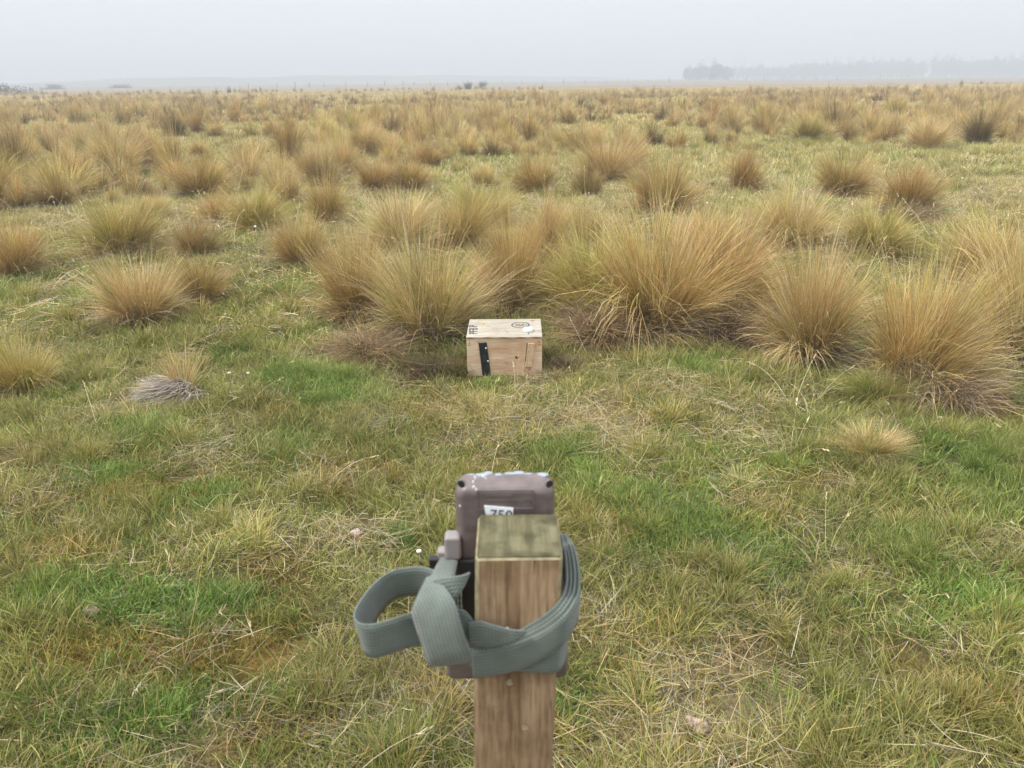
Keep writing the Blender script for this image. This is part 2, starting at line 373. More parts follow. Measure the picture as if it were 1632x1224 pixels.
skirt(688, 592, 100, 576, 'soil', 'dark brown trampled dead grass touching the left side of the box')
skirt(1160, 548, 200, 505, 'grey', 'grey dead grass lying under the right flank of the largest tussock')
skirt(960, 545, 190, 505, 'rust', 'brown dead blades spilling forward between the box and the largest tussock')
skirt(1510, 645, 190, 590, 'straw', 'pale dead blades trailing forward at the right below the front tussocks')
skirt(270, 505, 120, 480, 'grey', 'grey dead grass at the foot of the isolated tussock on the left')
skirt(1450, 352, 110, 330, 'grey', 'grey dead skirt spreading right of the brown tussocks in the right middle ground')
skirt(905, 590, 60, 572, 'dark', 'small dark mat of dead grass at the right side of the box')
T(815, 500, 150, 352, 'gold', 'upright golden tussock directly behind the wooden box')
T(890, 500, 110, 398, 'olive', 'small olive tussock filling the gap right behind the box corner')
T(1300, 590, 190, 405, 'straw', 'rounded straw tussock, second from the right edge in the front row')
T(1455, 622, 250, 425, 'gold', 'brown hearted tussock nearest the camera on the right, pale dead blades trailing', (R(6), 0), 1.25)
T(1632, 590, 230, 345, 'straw', 'tall straw tussock cut off by the right edge of the picture')
T(218, 520, 165, 415, 'straw', 'isolated straw tussock standing in short grass on the left', (R(-5), 0))
T(318, 488, 110, 415, 'rust', 'small rusty tussock tucked behind the isolated one on the left', (R(8), 0))
T(190, 412, 150, 320, 'olive', 'yellow green tussock with upright blades, left of the picture behind the isolated one')
T(22, 446, 125, 358, 'gold', 'golden tussock at the left edge, level with the front row')
T(480, 432, 105, 350, 'rust', 'compact rusty tussock left of the bushy ones by the box')
T(312, 412, 110, 352, 'grey', 'sparse greyish tussock between the yellow green and the compact rusty one')
T(408, 370, 130, 298, 'olive', 'broad olive tussock at left of centre in the second row')
T(520, 362, 80, 278, 'gold', 'narrow upright golden tussock left of centre')
T(352, 356, 95, 305, 'rust', 'low rusty tussock with a drooping fringe beside the broad olive one', (R(-10), 0))
T(318, 315, 130, 254, 'rust', 'brown tussock with a dark ragged base in the left middle ground')
T(640, 400, 190, 322, 'straw', 'wide straw tussock behind the bushy one left of the box')
T(868, 420, 120, 318, 'gold', 'upright golden tussock behind and right of the box')
T(770, 362, 130, 288, 'olive', 'olive straw tussock in the middle, two rows behind the box')
T(598, 308, 90, 258, 'rust', 'left half of the brown twin tussock with a dark base, behind the box rows')
T(655, 308, 90, 256, 'rust', 'right half of the brown twin tussock with a dark base, behind the box rows')
T(853, 305, 95, 246, 'rust', 'russet tussock with greyish dark base in the middle distance at centre')
T(965, 288, 120, 215, 'straw', 'tall feathery straw tussock group behind the largest one')
T(938, 312, 70, 262, 'grey', 'grey brown tussock in front of the feathery straw one')
T(1060, 343, 125, 255, 'gold', 'dome shaped golden tussock behind the largest tussock')
T(1185, 306, 78, 236, 'rust', 'dark hearted lone tussock on the short grass right of centre')
T(1345, 316, 118, 242, 'rust', 'brown pointed tussock with dark base, right middle ground')
T(1450, 340, 120, 262, 'rust', 'brown tussock with grey skirt right of the brown pointed one', (R(4), 0))
T(1262, 398, 170, 302, 'straw', 'straw tussock with tall seed blades behind the rounded one on the right')
T(1390, 408, 165, 325, 'olive', 'olive straw tussock leaning right behind the nearest right tussock', (R(10), 0))
T(1478, 238, 95, 190, 'straw', 'yellowish low tussock in the right distance beside the dark stump like one')
T(1560, 230, 66, 180, 'dark', 'dark stump like tussock near the right edge in the distance')
T(575, 248, 90, 196, 'gold', 'golden tussock with bright crown, left of the green clearing')
T(686, 264, 62, 228, 'rust', 'small dark based tussock at the edge of the green clearing')
T(790, 222, 46, 184, 'rust', 'narrow upright brown tussock beyond the green clearing')
T(835, 208, 36, 184, 'grey', 'small grey tussock right of the narrow upright brown one')
T(185, 285, 120, 210, 'straw', 'large pale tussock mass with grey base in the left distance')
T(240, 275, 80, 205, 'rust', 'russet tussock joined to the large pale mass in the left distance')
T(85, 335, 85, 285, 'grey', 'greyish brown tussock at far left behind the left edge golden one')
T(35, 322, 70, 270, 'gold', 'small golden tussock at far left above the greyish brown one')
T(500, 296, 95, 232, 'straw', 'windswept straw tussock left of centre in the middle ground', (R(8), 0))
T(545, 282, 95, 222, 'pale', 'pale windswept tussock beside the windswept straw one', (R(10), 0))
T(770, 296, 60, 258, 'gold', 'small golden tuft alone in the green clearing')
T(930, 248, 80, 196, 'gold', 'golden tussock at the right edge of the green clearing')
T(1000, 272, 80, 210, 'rust', 'russet tussock right of the feathery straw group')
T(1285, 228, 80, 180, 'olive', 'olive tussock in the right distance in front of pale grass')
T(1400, 212, 60, 182, 'gold', 'small golden tussock in the right distance')
T(15, 306, 60, 250, 'olive', 'olive tussock touching the left edge in the middle distance')
T(280, 220, 52, 184, 'dark', 'dark bushy tussock in the left distance')
T(315, 214, 36, 178, 'rust', 'upright dark brown tussock right of the dark bushy one in the left distance')
T(195, 198, 30, 178, 'dark', 'tiny dark tussock in the far left distance')
T(318, 252, 46, 224, 'gold', 'small round golden tussock on the green strip in the left distance')
T(30, 640, 130, 545, 'olive', 'low yellow green tuft at the left edge of the short grass')
T(1395, 735, 150, 685, 'straw', 'low orange gold tuft in the short grass at lower right')
T(1405, 645, 140, 590, 'olive', 'fresh green tuft in front of the rounded straw tussock')
bpy.data.objects[[o.name for o in COL.objects if o.get('label', '').startswith('fresh green')][0]].children[0].color = (.72, .90, .55, 1)

T(735, 398, 120, 316, 'gold', 'golden tussock in the second row above the left end of the box')
T(455, 332, 95, 268, 'straw', 'straw tussock above the broad olive one at left of centre')
T(1125, 402, 130, 330, 'pale', 'pale tussock between the dome shaped one and the largest tussock')
T(1590, 455, 190, 345, 'gold', 'golden tussock behind the one cut off by the right edge')
T(925, 392, 95, 322, 'straw', 'straw tussock wedged behind the left flank of the largest tussock')
T(245, 352, 80, 305, 'straw', 'small straw tussock left of the brown one with the ragged base')

# the collapsed lilac grey clump on the left lawn
def dead_clump():
    p = on_z(285, 640); r = np.random.default_rng(5); n = 1300
    root, a, q = disc(n, .1, r); root[:, 0] *= 1.25; root[:, 2] = .095 * (1 - q ** 2) + r.uniform(0, .015, n); az = np.pi * 1.2 + r.normal(0, .6, n) + .5 * root[:, 0] / .1 * .6
    lean = r.normal(R(74), R(8), n); bend = r.uniform(R(12), R(36), n); ln = r.uniform(.06, .17, n)
    c0 = pick(n, [(2, GREY), (2, LILAC), (1, BROWN)], r); c1 = pick(n, [(3, (.47, .43, .395)), (1, LILAC), (.7, STRAW), (.5, GREY)], r)
    v = blades(root, az, lean, bend, ln, .0032 * r.uniform(.7, 1.3, n), ([0, .8], [c0, c1]), 5, r.normal(0, .2, n), r)
    v[0][:, 2] = np.maximum(v[0][:, 2], .006)
    e = empty('dead_grass_clump', (p.x, p.y, float(height(p.x, p.y)))); tag(e, 'collapsed lilac grey dead grass clump on the left lawn', 'grass clump')
    new_obj('thatch', raw_mesh('thatch', v, GRASS_O), e)
    n = 130; root, a, q = disc(n, .05, r)
    v = blades(root, a, np.abs(r.normal(0, R(22), n)), r.uniform(0, R(30), n), r.uniform(.12, .3, n), np.full(n, .003), ([0, .5], [pick(n, [(1, RUST), (1, BROWN)], r), pick(n, [(2, STRAW), (1, GOLD)], r)]), 5, None, r)
    o = new_obj('leaf_blades', raw_mesh('leaf_blades', v, GRASS_O), e); o.location = (.0, .06, .02)
dead_clump()

# ------------------------------------------------------------------ the mid and far field of tussocks
def field_tussocks():
    r = np.random.default_rng(31); cand = []
    # jittered darts, denser where the noise says so; a sparse pale strip on the right stays open
    for lo, hi, n in ((6.0, 14, 1600), (14, 30, 5600), (30, 70, 11000), (70, 150, 12000)):
        y = np.sqrt(r.uniform(lo * lo, hi * hi, n)); x = y * r.uniform(-.86, .86, n)
        m = fbm(x, y, 5.5, 13); m2 = fbm(x, y, 19, 17)
        k = m + .45 * (m2 - .5)
        clear = np.exp(-((x - y * .33) / (y * .28)) ** 2 - ((y - 12.5) / 3.2) ** 2) * .22 + np.exp(-((x - .1) / 1.8) ** 2 - ((y - 12.5) / 3) ** 2) * .3
        left = np.clip(-x / y, 0, 1) * .03
        fadeout = np.clip((y - 48) / 50, 0, 1) * .30 + np.where((y > 90) & (x > 0), .06, 0)
        ok = k - clear + left - fadeout > .44
        cand += [(a, b) for a, b in zip(x[ok], y[ok])]
    out = []; grid = {}
    for o in OCC: grid.setdefault((int(o[0] // 1.5), int(o[1] // 1.5)), []).append(o)
    for a, b in cand:
        s = float(np.clip(r.normal(.52, .17), .24, .95)) * (1.0 if b < 60 else 1.1)
        rad = s * (.42 if b < 11 else .53); cx, cy = int(a // 1.5), int(b // 1.5); hit = False
        for i in (-1, 0, 1):
            for j in (-1, 0, 1):
                for (ox, oy, orr) in grid.get((cx + i, cy + j), ()):
                    if (a - ox) ** 2 + (b - oy) ** 2 < (rad + orr) ** 2 * (.5 if b < 11 else .95): hit = True
        if b < 9.5: # keep the rows that were read off the photograph as they are
            u = CAM_M.inverted() @ Vector((a, b, -CAM_H)); px = PW / 2 + F_PX * u.x / -u.z
            if -40 < px < PW + 40: hit = True
        if hit: continue
        grid.setdefault((cx, cy), []).append((a, b, rad)); out.append((a, b, s))
    return sorted(out, key=lambda q: -q[2] / q[1])
FT = field_tussocks()
tn = ['straw'] * 7 + ['gold'] * 5 + ['rust'] * 4 + ['olive'] * 2 + ['pale'] * 4 + ['grey'] * 2 + ['dark'] * 2
WORD = {'straw': 'straw coloured', 'gold': 'golden', 'rust': 'russet brown', 'olive': 'olive green', 'pale': 'pale bleached', 'grey': 'greyish', 'dark': 'dark brown'}
N_IND = 240
inside = lambda a, b: abs(a) < .70 * b
n_ind = 0; rest = []; CELLS = {}
for (x, y, s) in FT:
    tint = random.choice(tn)
    if n_ind >= N_IND or not inside(x, y): rest.append((x, y, s, tint)); continue
    n_ind += 1
    me, W, H = MID[n_ind % 7]; o = new_obj('tussock', me)
    sx = s * random.uniform(.85, 1.4) / W; sz = s * random.uniform(.65, 1.0) / H
    o.location = (x, y, float(height(x, y)) - .02); o.scale = (sx, sx, sz); o.rotation_euler = (random.gauss(0, .1), random.gauss(0, .1), random.uniform(0, 6.28))
    c = TINTS[tint]; k = random.uniform(.85, 1.12); o.color = (c[0] * k, c[1] * k, c[2] * k, 1)
    u = x / y; side = ['far left', 'left', 'middle', 'right', 'far right'][min(4, int((u + .70) / .28))]
    band = 'just behind the front rows' if y < 12.5 else ('behind the middle rows' if y < 16 else ('in the middle distance' if y < 22 else 'in the far distance'))
    CELLS.setdefault((WORD[tint], band, side), []).append((u, o))
ORD = ['leftmost', 'second', 'third', 'fourth', 'fifth', 'sixth', 'seventh', 'eighth', 'ninth', 'tenth', 'eleventh', 'twelfth']
for (wd_, band, side), lst in CELLS.items():
    lst.sort(key=lambda q: q[0]); m_ = len(lst)
    for k, (u, o) in enumerate(lst):
        at_ = f'{side} of the plain'
        if m_ == 1: lb = f'only {wd_} tussock {band}, {at_}'
        elif k == 0: lb = f'leftmost {wd_} tussock {band}, {at_}'
        elif k == m_ - 1: lb = f'rightmost {wd_} tussock {band}, {at_}'
        else: lb = f'{ORD[min(k, 11)]} {wd_} tussock from left {band}, {at_}'
        tag(o, lb, 'grass tussock', f'{wd_} tussocks {band}, {side}')

# ------------------------------------------------------------------ scattered stuff through geometry nodes
def scatter(name, protos, P, rot, scl, tint, idx, label, cat):
    c = bpy.data.collections.new(name + '_source')
    for k, me in enumerate(protos):
        o = bpy.data.objects.new('%s_source_%02d' % (name, k), me); c.objects.link(o)
    me = bpy.data.meshes.new(name); me.vertices.add(len(P)); me.vertices.foreach_set('co', P.astype(np.float32).ravel())
    for an, ty, key, arr in (('rot', 'FLOAT_VECTOR', 'vector', rot), ('scl', 'FLOAT_VECTOR', 'vector', scl), ('tint', 'FLOAT_COLOR', 'color', np.concatenate([tint, np.ones((len(P), 1))], 1)), ('idx', 'INT', 'value', idx)):
        at = me.attributes.new(an, ty, 'POINT'); at.data.foreach_set(key, np.ascontiguousarray(arr, dtype=np.int32 if ty == 'INT' else np.float32).ravel())
    o = new_obj(name, me); tag(o, label, cat, kind='stuff')
    g = bpy.data.node_groups.new(name + '_nodes', 'GeometryNodeTree')
    g.interface.new_socket('Geometry', in_out='INPUT', socket_type='NodeSocketGeometry'); g.interface.new_socket('Geometry', in_out='OUTPUT', socket_type='NodeSocketGeometry')
    gi, go = g.nodes.new('NodeGroupInput'), g.nodes.new('NodeGroupOutput')
    ci = g.nodes.new('GeometryNodeCollectionInfo'); ci.inputs[0].default_value = c; ci.inputs['Separate Children'].default_value = True; ci.inputs['Reset Children'].default_value = True
    ip = g.nodes.new('GeometryNodeInstanceOnPoints'); ip.inputs['Pick Instance'].default_value = True
    def attr(nm, dt):
        n = g.nodes.new('GeometryNodeInputNamedAttribute'); n.data_type = dt; n.inputs['Name'].default_value = nm; return n.outputs['Attribute']
    g.links.new(gi.outputs[0], ip.inputs['Points']); g.links.new(ci.outputs[0], ip.inputs['Instance'])
    g.links.new(attr('rot', 'FLOAT_VECTOR'), ip.inputs['Rotation']); g.links.new(attr('scl', 'FLOAT_VECTOR'), ip.inputs['Scale']); g.links.new(attr('idx', 'INT'), ip.inputs['Instance Index'])
    g.links.new(ip.outputs[0], go.inputs[0])
    md = o.modifiers.new('scatter', 'NODES'); md.node_group = g
    return o
def rrot(n, r, tilt): return np.stack([r.normal(0, tilt, n), r.normal(0, tilt, n), r.uniform(0, 2 * np.pi, n)], -1)

# far tussocks that read as one mass
fp = []
for i in range(6):
    b, th, W, H = proto(40 + i, 300, 90, 3, .024, 2, 14); fp.append((raw_mesh('far_tussock', merge([b, th]), GRASS_I), W, H))
rr = np.random.default_rng(3); n = len(rest)
xy = np.array([(a, b) for a, b, s, t in rest]); ss = np.array([s for a, b, s, t in rest]); idx = rr.integers(0, 6, n)
Wv = np.array([p[1] for p in fp])[idx]; Hv = np.array([p[2] for p in fp])[idx]
P = np.stack([xy[:, 0], xy[:, 1], height(xy[:, 0], xy[:, 1]) - .02], -1)
scl = np.stack([ss * rr.uniform(.9, 1.4, n) / Wv] * 2 + [ss * rr.uniform(.6, .9, n) / Hv], -1)
scatter('distant_tussocks', [p[0] for p in fp], P, rrot(n, rr, .08), scl, np.array([TINTS[t] for a, b, s, t in rest]) * rr.uniform(.85, 1.1, (n, 1)), idx, 'mass of distant straw tussocks running to the horizon', 'tussocks')

# lawn prototypes
def p_fine(i, n=62, K=3, wid=.0020):
    r = np.random.default_rng(200 + i); root, a, q = disc(n, .08, r); az = r.uniform(0, 6.28, n) * .5 + a * .5
    mix = [(1.9, OLIVE), (1.5, GREEN), (.6, STRAW), (.25, PALE), (.3, GOLD)]
    return blades(root, az, np.abs(r.normal(R(34), R(22), n)), r.gamma(2, R(14), n), r.uniform(.022, .085, n), wid * r.uniform(.7, 1.3, n), ([0, .45, 1], [pick(n, [(1, BROWN), (1, OLIVE), (.6, GREEN)], r), pick(n, mix, r), pick(n, mix + [(.5, STRAW)], r)]), K, None, r)
def p_tile(i, size, n, ln, wid, K=2):             # a square of far sward, ragged at its rim
    r = np.random.default_rng(900 + i); root = np.concatenate([r.uniform(-.56, .56, (n, 2)) * size, np.zeros((n, 1))], 1)
    tone = fbm(root[:, 0] + i * 31, root[:, 1] + i * 17, size * .22, 5); hgt = .55 + .9 * tone
    mix = [(1.5, OLIVE), (1.1, GREEN), (.5, STRAW), (1.3, PALE)]; c = pick(n, mix, r); gr = (tone < .42)[:, None]
    c = np.where(gr, c * np.array((.74, .92, .62)), c * np.array((1.06, 1.02, 1.02)))
    return blades(root, r.uniform(0, 6.28, n), np.abs(r.normal(R(30), R(20), n)), r.gamma(2, R(14), n), r.uniform(.5, 1.2, n) * ln * hgt, wid * r.uniform(.7, 1.3, n), ([0, .5, 1], [c * .7, c, c * 1.1]), K, None, r)
def p_tuft(i, K=5):
    r = np.random.default_rng(300 + i); n = 170; root, a, q = disc(n, .045, r); az = a + r.normal(0, .5, n) + .0
    return blades(root, az, np.abs(q * R(48) + r.normal(0, R(14), n)), r.gamma(2.2, R(16), n), r.uniform(.045, .13, n), .0018 * r.uniform(.7, 1.3, n), ([0, .4, .95], [pick(n, [(1, GREEN), (1, OLIVE), (1, BROWN)], r), pick(n, [(1.6, OLIVE), (.8, GREEN), (.7, GOLD), (.5, STRAW)], r), pick(n, [(1, STRAW), (.8, GOLD), (.9, OLIVE), (.5, PALE)], r)]), K, None, r)
def p_lush(i, K=4):
    r = np.random.default_rng(400 + i); n = 110; root, a, q = disc(n, .06, r)
    return blades(root, a + r.normal(0, .8, n), np.abs(r.normal(R(25), R(20), n)), r.gamma(2, R(18), n), r.uniform(.02, .07, n), .0023 * r.uniform(.7, 1.3, n), ([0, .8], [pick(n, [(1, GREEN), (1, LUSH)], r), pick(n, [(2, LUSH), (1, GREEN), (.25, OLIVE), (.12, STRAW)], r)]), K, None, r)
def p_straw(i, K=5):
    r = np.random.default_rng(500 + i); n = 60; root, a, q = disc(n, .13, r); root[:, 2] = r.uniform(.004, .035, n)
    c = pick(n, [(2, STRAW), (1.6, PALE), (1.4, GREY), (.6, LILAC), (.6, GOLD), (.5, BROWN)], r)
    v = blades(root, r.uniform(0, 6.28, n), r.normal(R(84), R(9), n), r.normal(R(6), R(14), n), r.uniform(.03, .15, n), .0016 * r.uniform(.7, 1.4, n), ([0, 1], [c * .9, c]), K, r.normal(0, .45, n), r)
    v[0][:, 2] = np.maximum(v[0][:, 2], .002); return v
def p_moss(i):
    r = np.random.default_rng(600 + i); n = 190; root, a, q = disc(n, .06, r)
    c = pick(n, [(2, MOSS), (1, RUST), (1, (.26, .23, .045)), (.6, (.16, .17, .035)), (.5, BROWN)], r)
    return blades(root, r.uniform(0, 6.28, n), r.uniform(0, R(70), n), r.uniform(0, .5, n), r.uniform(.006, .02, n), .003 * r.uniform(.7, 1.3, n), ([0, 1], [c * .8, c]), 2, None, r)
def p_clover(i):
    r = np.random.default_rng(700 + i); n = 90; root, a, q = disc(n, .08, r); root[:, 2] = r.uniform(.006, .03, n)
    c = pick(n, [(2, (.115, .205, .034)), (1, (.15, .225, .05)), (.6, (.08, .145, .03))], r)
    return blades(root, r.uniform(0, 6.28, n), r.normal(R(72), R(14), n), r.uniform(0, .5, n), r.uniform(.008, .015, n), .0075 * r.uniform(.6, 1.2, n), ([0, 1], [c, c]), 2, None, r)
def p_stalk(i):
    r = np.random.default_rng(800 + i); n = 5; root, a, q = disc(n, .03, r); az = a; le = np.abs(r.normal(R(28), R(16), n)); be = r.uniform(R(5), R(60), n); ln = r.uniform(.16, .36, n)
    c = pick(n, [(2, PALE), (2, STRAW), (.7, GOLD)], r); sw = r.normal(0, .2, n)
    v = blades(root, az, le, be, ln, np.full(n, .0021), ([0, 1], [c * .9, c * 1.1]), 7, sw, r)
    # small seed heads: short bristles at each stalk's tip
    tips = v[0].reshape(n, 15, 3)[:, 14]; dr = tips - v[0].reshape(n, 15, 3)[:, 12]; m = 7
    rt = np.repeat(tips, m, 0) - np.repeat(dr, m, 0) * r.uniform(-.1, .9, (n * m, 1)); a2 = np.arctan2(np.repeat(dr[:, 1], m), np.repeat(dr[:, 0], m)) + r.normal(0, .3, n * m)
    l2 = np.arccos(np.clip(np.repeat(dr[:, 2] / np.linalg.norm(dr, axis=1), m), -1, 1)) + r.normal(0, .3, n * m)
    return merge([v, blades(rt, a2, l2, np.full(n * m, .2), r.uniform(.012, .024, n * m), np.full(n * m, .0028), ([0, 1], [np.repeat(c, m, 0), np.repeat(c, m, 0) * 1.1]), 2, None, r)])
PR = {}
for key, fn, k in (('tuft', p_tuft, 5), ('lush', p_lush, 4), ('straw', p_straw, 6), ('moss', p_moss, 3), ('clover', p_clover, 3), ('stalk', p_stalk, 5)):
    PR[key] = [raw_mesh('%s_%d' % (key, i), fn(i), GRASS_I) for i in range(k)]

BOX_C = on_z(804.5, 598); BOX_W, BOX_D, BOX_H = .405, .325, .227
def candidates(r, lo, hi, dens, spread=.80, pad=.9, foot=.09):
    area = spread * (hi * hi - lo * lo) + 2 * pad * (hi - lo); n = int(area * dens)
    y = r.uniform(lo, hi, int(n * 2.4)); keep = r.random(len(y)) < (spread * y + pad) / (spread * hi + pad); y = y[keep][:n]
    x = (spread * y + pad) * r.uniform(-1, 1, len(y))
    inb = (np.abs(x - BOX_C.x) < BOX_W / 2 + .012) & (y > BOX_C.y - foot) & (y < BOX_C.y + BOX_D + .02)
    return x[~inb], y[~inb]
def lay(name, key, sets, label, cat, tilt=.15, sink=0.0):
    """sets: (lo, hi, density, scale lo, scale hi, weight function, tint function)"""
    r = np.random.default_rng(hash(name) % 1 + len(name) * 13 + 5); Ps, Rs, Ss, Ts = [], [], [], []
    for lo, hi, dens, s0, s1, wf, tf in sets:
        x, y = candidates(r, lo, hi, dens); g, s, m, dk = fields(x, y); k = r.random(len(x)) < np.clip(wf(x, y, g, s, m, dk), 0, 1)
        x, y, g, s, m, dk = x[k], y[k], g[k], s[k], m[k], dk[k]; n = len(x)
        Ps.append(np.stack([x, y, height(x, y) - sink], -1)); Rs.append(rrot(n, r, tilt)); sc = r.uniform(s0, s1, n)
        Ss.append(np.stack([sc, sc, sc * r.uniform(.75, 1.2, n)], -1))
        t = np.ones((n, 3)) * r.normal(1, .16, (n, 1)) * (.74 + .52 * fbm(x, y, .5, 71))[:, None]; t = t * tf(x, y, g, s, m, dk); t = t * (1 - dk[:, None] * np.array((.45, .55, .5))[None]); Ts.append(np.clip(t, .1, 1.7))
    P = np.concatenate(Ps); idx = r.integers(0, len(PR[key]), len(P))
    return scatter(name, PR[key], P, np.concatenate(Rs), np.concatenate(Ss), np.concatenate(Ts), idx, label, cat)
def tint_gs(x, y, g, s, m, dk):                  # greener or drier sward
    one = np.ones((len(x), 3)) * np.array((.82, .89, .76)); return one * (1 - g[:, None] * np.array((.42, .10, .38))) * (1 + s[:, None] * np.array((.12, .02, .12))) * (1 - m[:, None] * np.array((.05, .25, .5)))
def tint_far(x, y, g, s, m, dk):
    one = np.ones((len(x), 3)) * np.array((1.0, 1.03, .98)); return one * (1 - g[:, None] * np.array((.25, .04, .22)))
clump = lambda x, y: fbm(x, y, .22, 33)
def bake(name, sets, label, cat):                  # near sward: every blade real geometry, joined
    r = np.random.default_rng(77); parts = []
    for lo, hi, dens, s0, s1, protos, wf in sets:
        x, y = candidates(r, lo, hi, dens, .72, .85, .02); g, st, m, dk = fields(x, y); k = r.random(len(x)) < wf(g, st, m, dk)
        x, y, g, st, m, dk = (q[k] for q in (x, y, g, st, m, dk)); n = len(x); z = height(x, y)
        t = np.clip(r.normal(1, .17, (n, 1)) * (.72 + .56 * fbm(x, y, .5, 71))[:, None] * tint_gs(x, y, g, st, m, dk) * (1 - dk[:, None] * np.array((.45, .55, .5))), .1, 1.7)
        idx = r.integers(0, len(protos), n); sc = r.uniform(s0, s1, n); sz = sc * r.uniform(.75, 1.2, n) * (.55 + .9 * clump(x, y)); a = r.uniform(0, 6.28, n); nb_ = (np.abs(x - BOX_C.x) < .24) & (y > BOX_C.y - .24) & (y < BOX_C.y); sz = np.where(nb_, sz * .45, sz); tx, ty = r.normal(0, .2, n), r.normal(0, .2, n)
        for j, (V, Lp, S, C) in enumerate(protos):
            q = idx == j; m_ = q.sum(); c, s_ = np.cos(a[q])[:, None], np.sin(a[q])[:, None]
            X = (V[None, :, 0] * c - V[None, :, 1] * s_) * sc[q][:, None]; Y = (V[None, :, 0] * s_ + V[None, :, 1] * c) * sc[q][:, None]; Zl = V[None, :, 2] * sz[q][:, None]
            X = X + Zl * tx[q][:, None]; Y = Y + Zl * ty[q][:, None]
            P = np.stack([X + x[q][:, None], Y + y[q][:, None], Zl + z[q][:, None]], -1).reshape(-1, 3)
            parts.append((P, (Lp[None, :] + (np.arange(m_) * len(V))[:, None]).reshape(-1), np.tile(S, m_), (C[None] * t[q][:, None, :]).reshape(-1, 3)))
    o = new_obj(name, raw_mesh(name, merge(parts), GRASS_O)); return tag(o, label, cat, kind='stuff')
bake('short_grass', [(.98, 4.2, 340, .75, 1.3, [p_fine(i) for i in range(8)], lambda g, s, m, dk: .95 - .55 * m - .25 * s),
    (4.2, 8, 140, 1.0, 1.7, [p_fine(20 + i, 34, 2, .0034) for i in range(6)], lambda g, s, m, dk: .95 - .3 * s)], 'short mixed green and straw grass around the post and box', 'grass')
def tiles(name, bands, label, cat):
    r = np.random.default_rng(21); pr, Ps, Ss, Rs, Ix, Ts = [], [], [], [], [], []
    for lo, hi, size, n, ln, wid, tint in bands:
        k0 = len(pr); pr += [raw_mesh('sward_%d' % (k0 + i), p_tile(k0 + i, size, n, ln, wid), GRASS_I) for i in range(5)]
        yy = np.arange(lo + size / 2, hi + size / 2, size)
        for y in yy:
            hw = .82 * y + 1.2; xs = np.arange(-hw, hw, size) + r.uniform(0, size)
            m_ = len(xs); ys = np.full(m_, y); Ps.append(np.stack([xs, ys, height(xs, ys) - .012], -1)); Rs.append(np.stack([np.zeros(m_), np.zeros(m_), r.integers(0, 4, m_) * np.pi / 2 + r.normal(0, .08, m_)], -1))
            Ss.append(np.ones((m_, 3))); Ix.append(r.integers(k0, k0 + 5, m_)); g = fields(xs, ys)[0] * (y < 40)
            b_ = fbm(xs, ys, 9, 4)[:, None]; Ts.append(np.array(tint)[None] * (.9 + .2 * b_) * (1 - g[:, None] * np.array((.16, .02, .16))))
    return scatter(name, pr, np.concatenate(Ps), np.concatenate(Rs), np.concatenate(Ss), np.concatenate(Ts), np.concatenate(Ix), label, cat)
tiles('meadow_grass', [(8, 13, .9, 1500, .11, .005, (1.1, 1.1, 1.05)), (13, 25, 1.4, 1500, .13, .008, (1.18, 1.15, 1.12)), (25, 50, 2.6, 1500, .17, .015, (1.28, 1.17, 1.08)), (50, 120, 6, 1800, .2, .034, (1.25, 1.08, .98))],
      'pale grass between the tussocks reaching into the distance', 'grass')
lay('grass_tufts', 'tuft', [(.95, 5, 105, .6, 1.05, lambda x, y, g, s, m, dk: np.clip((clump(x, y) - .45) * 6, .05, 1) * (1 - .6 * m - .55 * s), tint_gs), (5, 12, 30, .8, 1.5, lambda x, y, g, s, m, dk: np.clip((clump(x, y) - .42) * 6, .1, 1), tint_gs),
    (12, 30, 6, 1.2, 2.2, lambda x, y, g, s, m, dk: .8 + 0 * x, tint_far)], 'knee low olive and straw tufts among the short grass', 'grass', .2)
lay('green_grass', 'lush', [(.95, 5, 260, .7, 1.3, lambda x, y, g, s, m, dk: g ** 1.5 * .85 + .05, lambda x, y, g, s, m, dk: np.ones((len(x), 3))), (5, 14, 60, 1, 2, lambda x, y, g, s, m, dk: g ** 1.3 * .7, lambda x, y, g, s, m, dk: np.ones((len(x), 3)) * np.array((1.5, 1.25, 1.5)))],
    'fresh green grass growing in patches', 'grass', .15)
lay('straw_litter', 'straw', [(.95, 4.6, 170, .7, 1.1, lambda x, y, g, s, m, dk: .09 + .6 * s - .15 * g, lambda x, y, g, s, m, dk: np.ones((len(x), 3)) * .82), (4.6, 12, 26, 1, 1.9, lambda x, y, g, s, m, dk: .4 + .6 * s, lambda x, y, g, s, m, dk: np.ones((len(x), 3)))],
    'dry dead stalks lying loose across the turf', 'dry grass', .06, -.006)
lay('orange_moss', 'moss', [(.95, 5, 330, .8, 1.4, lambda x, y, g, s, m, dk: m ** 1.1 + .06, lambda x, y, g, s, m, dk: np.ones((len(x), 3)))], 'orange and yellow moss in low patches', 'moss', .1)
lay('clover', 'clover', [(.95, 5, 200, .6, 1.0, lambda x, y, g, s, m, dk: np.clip((g - .25), 0, 1) * .8, lambda x, y, g, s, m, dk: np.ones((len(x), 3)))], 'low bright clover leaves in the green hollows', 'clover', .1)
lay('seed_stalks', 'stalk', [(1.1, 5, 4.5, .6, 1.0, lambda x, y, g, s, m, dk: .7 + 0 * x, lambda x, y, g, s, m, dk: np.ones((len(x), 3))), (5, 14, 4, .9, 1.5, lambda x, y, g, s, m, dk: .7 + 0 * x, lambda x, y, g, s, m, dk: np.ones((len(x), 3)))],
    'thin pale seed stalks standing above the turf', 'grass', .12)

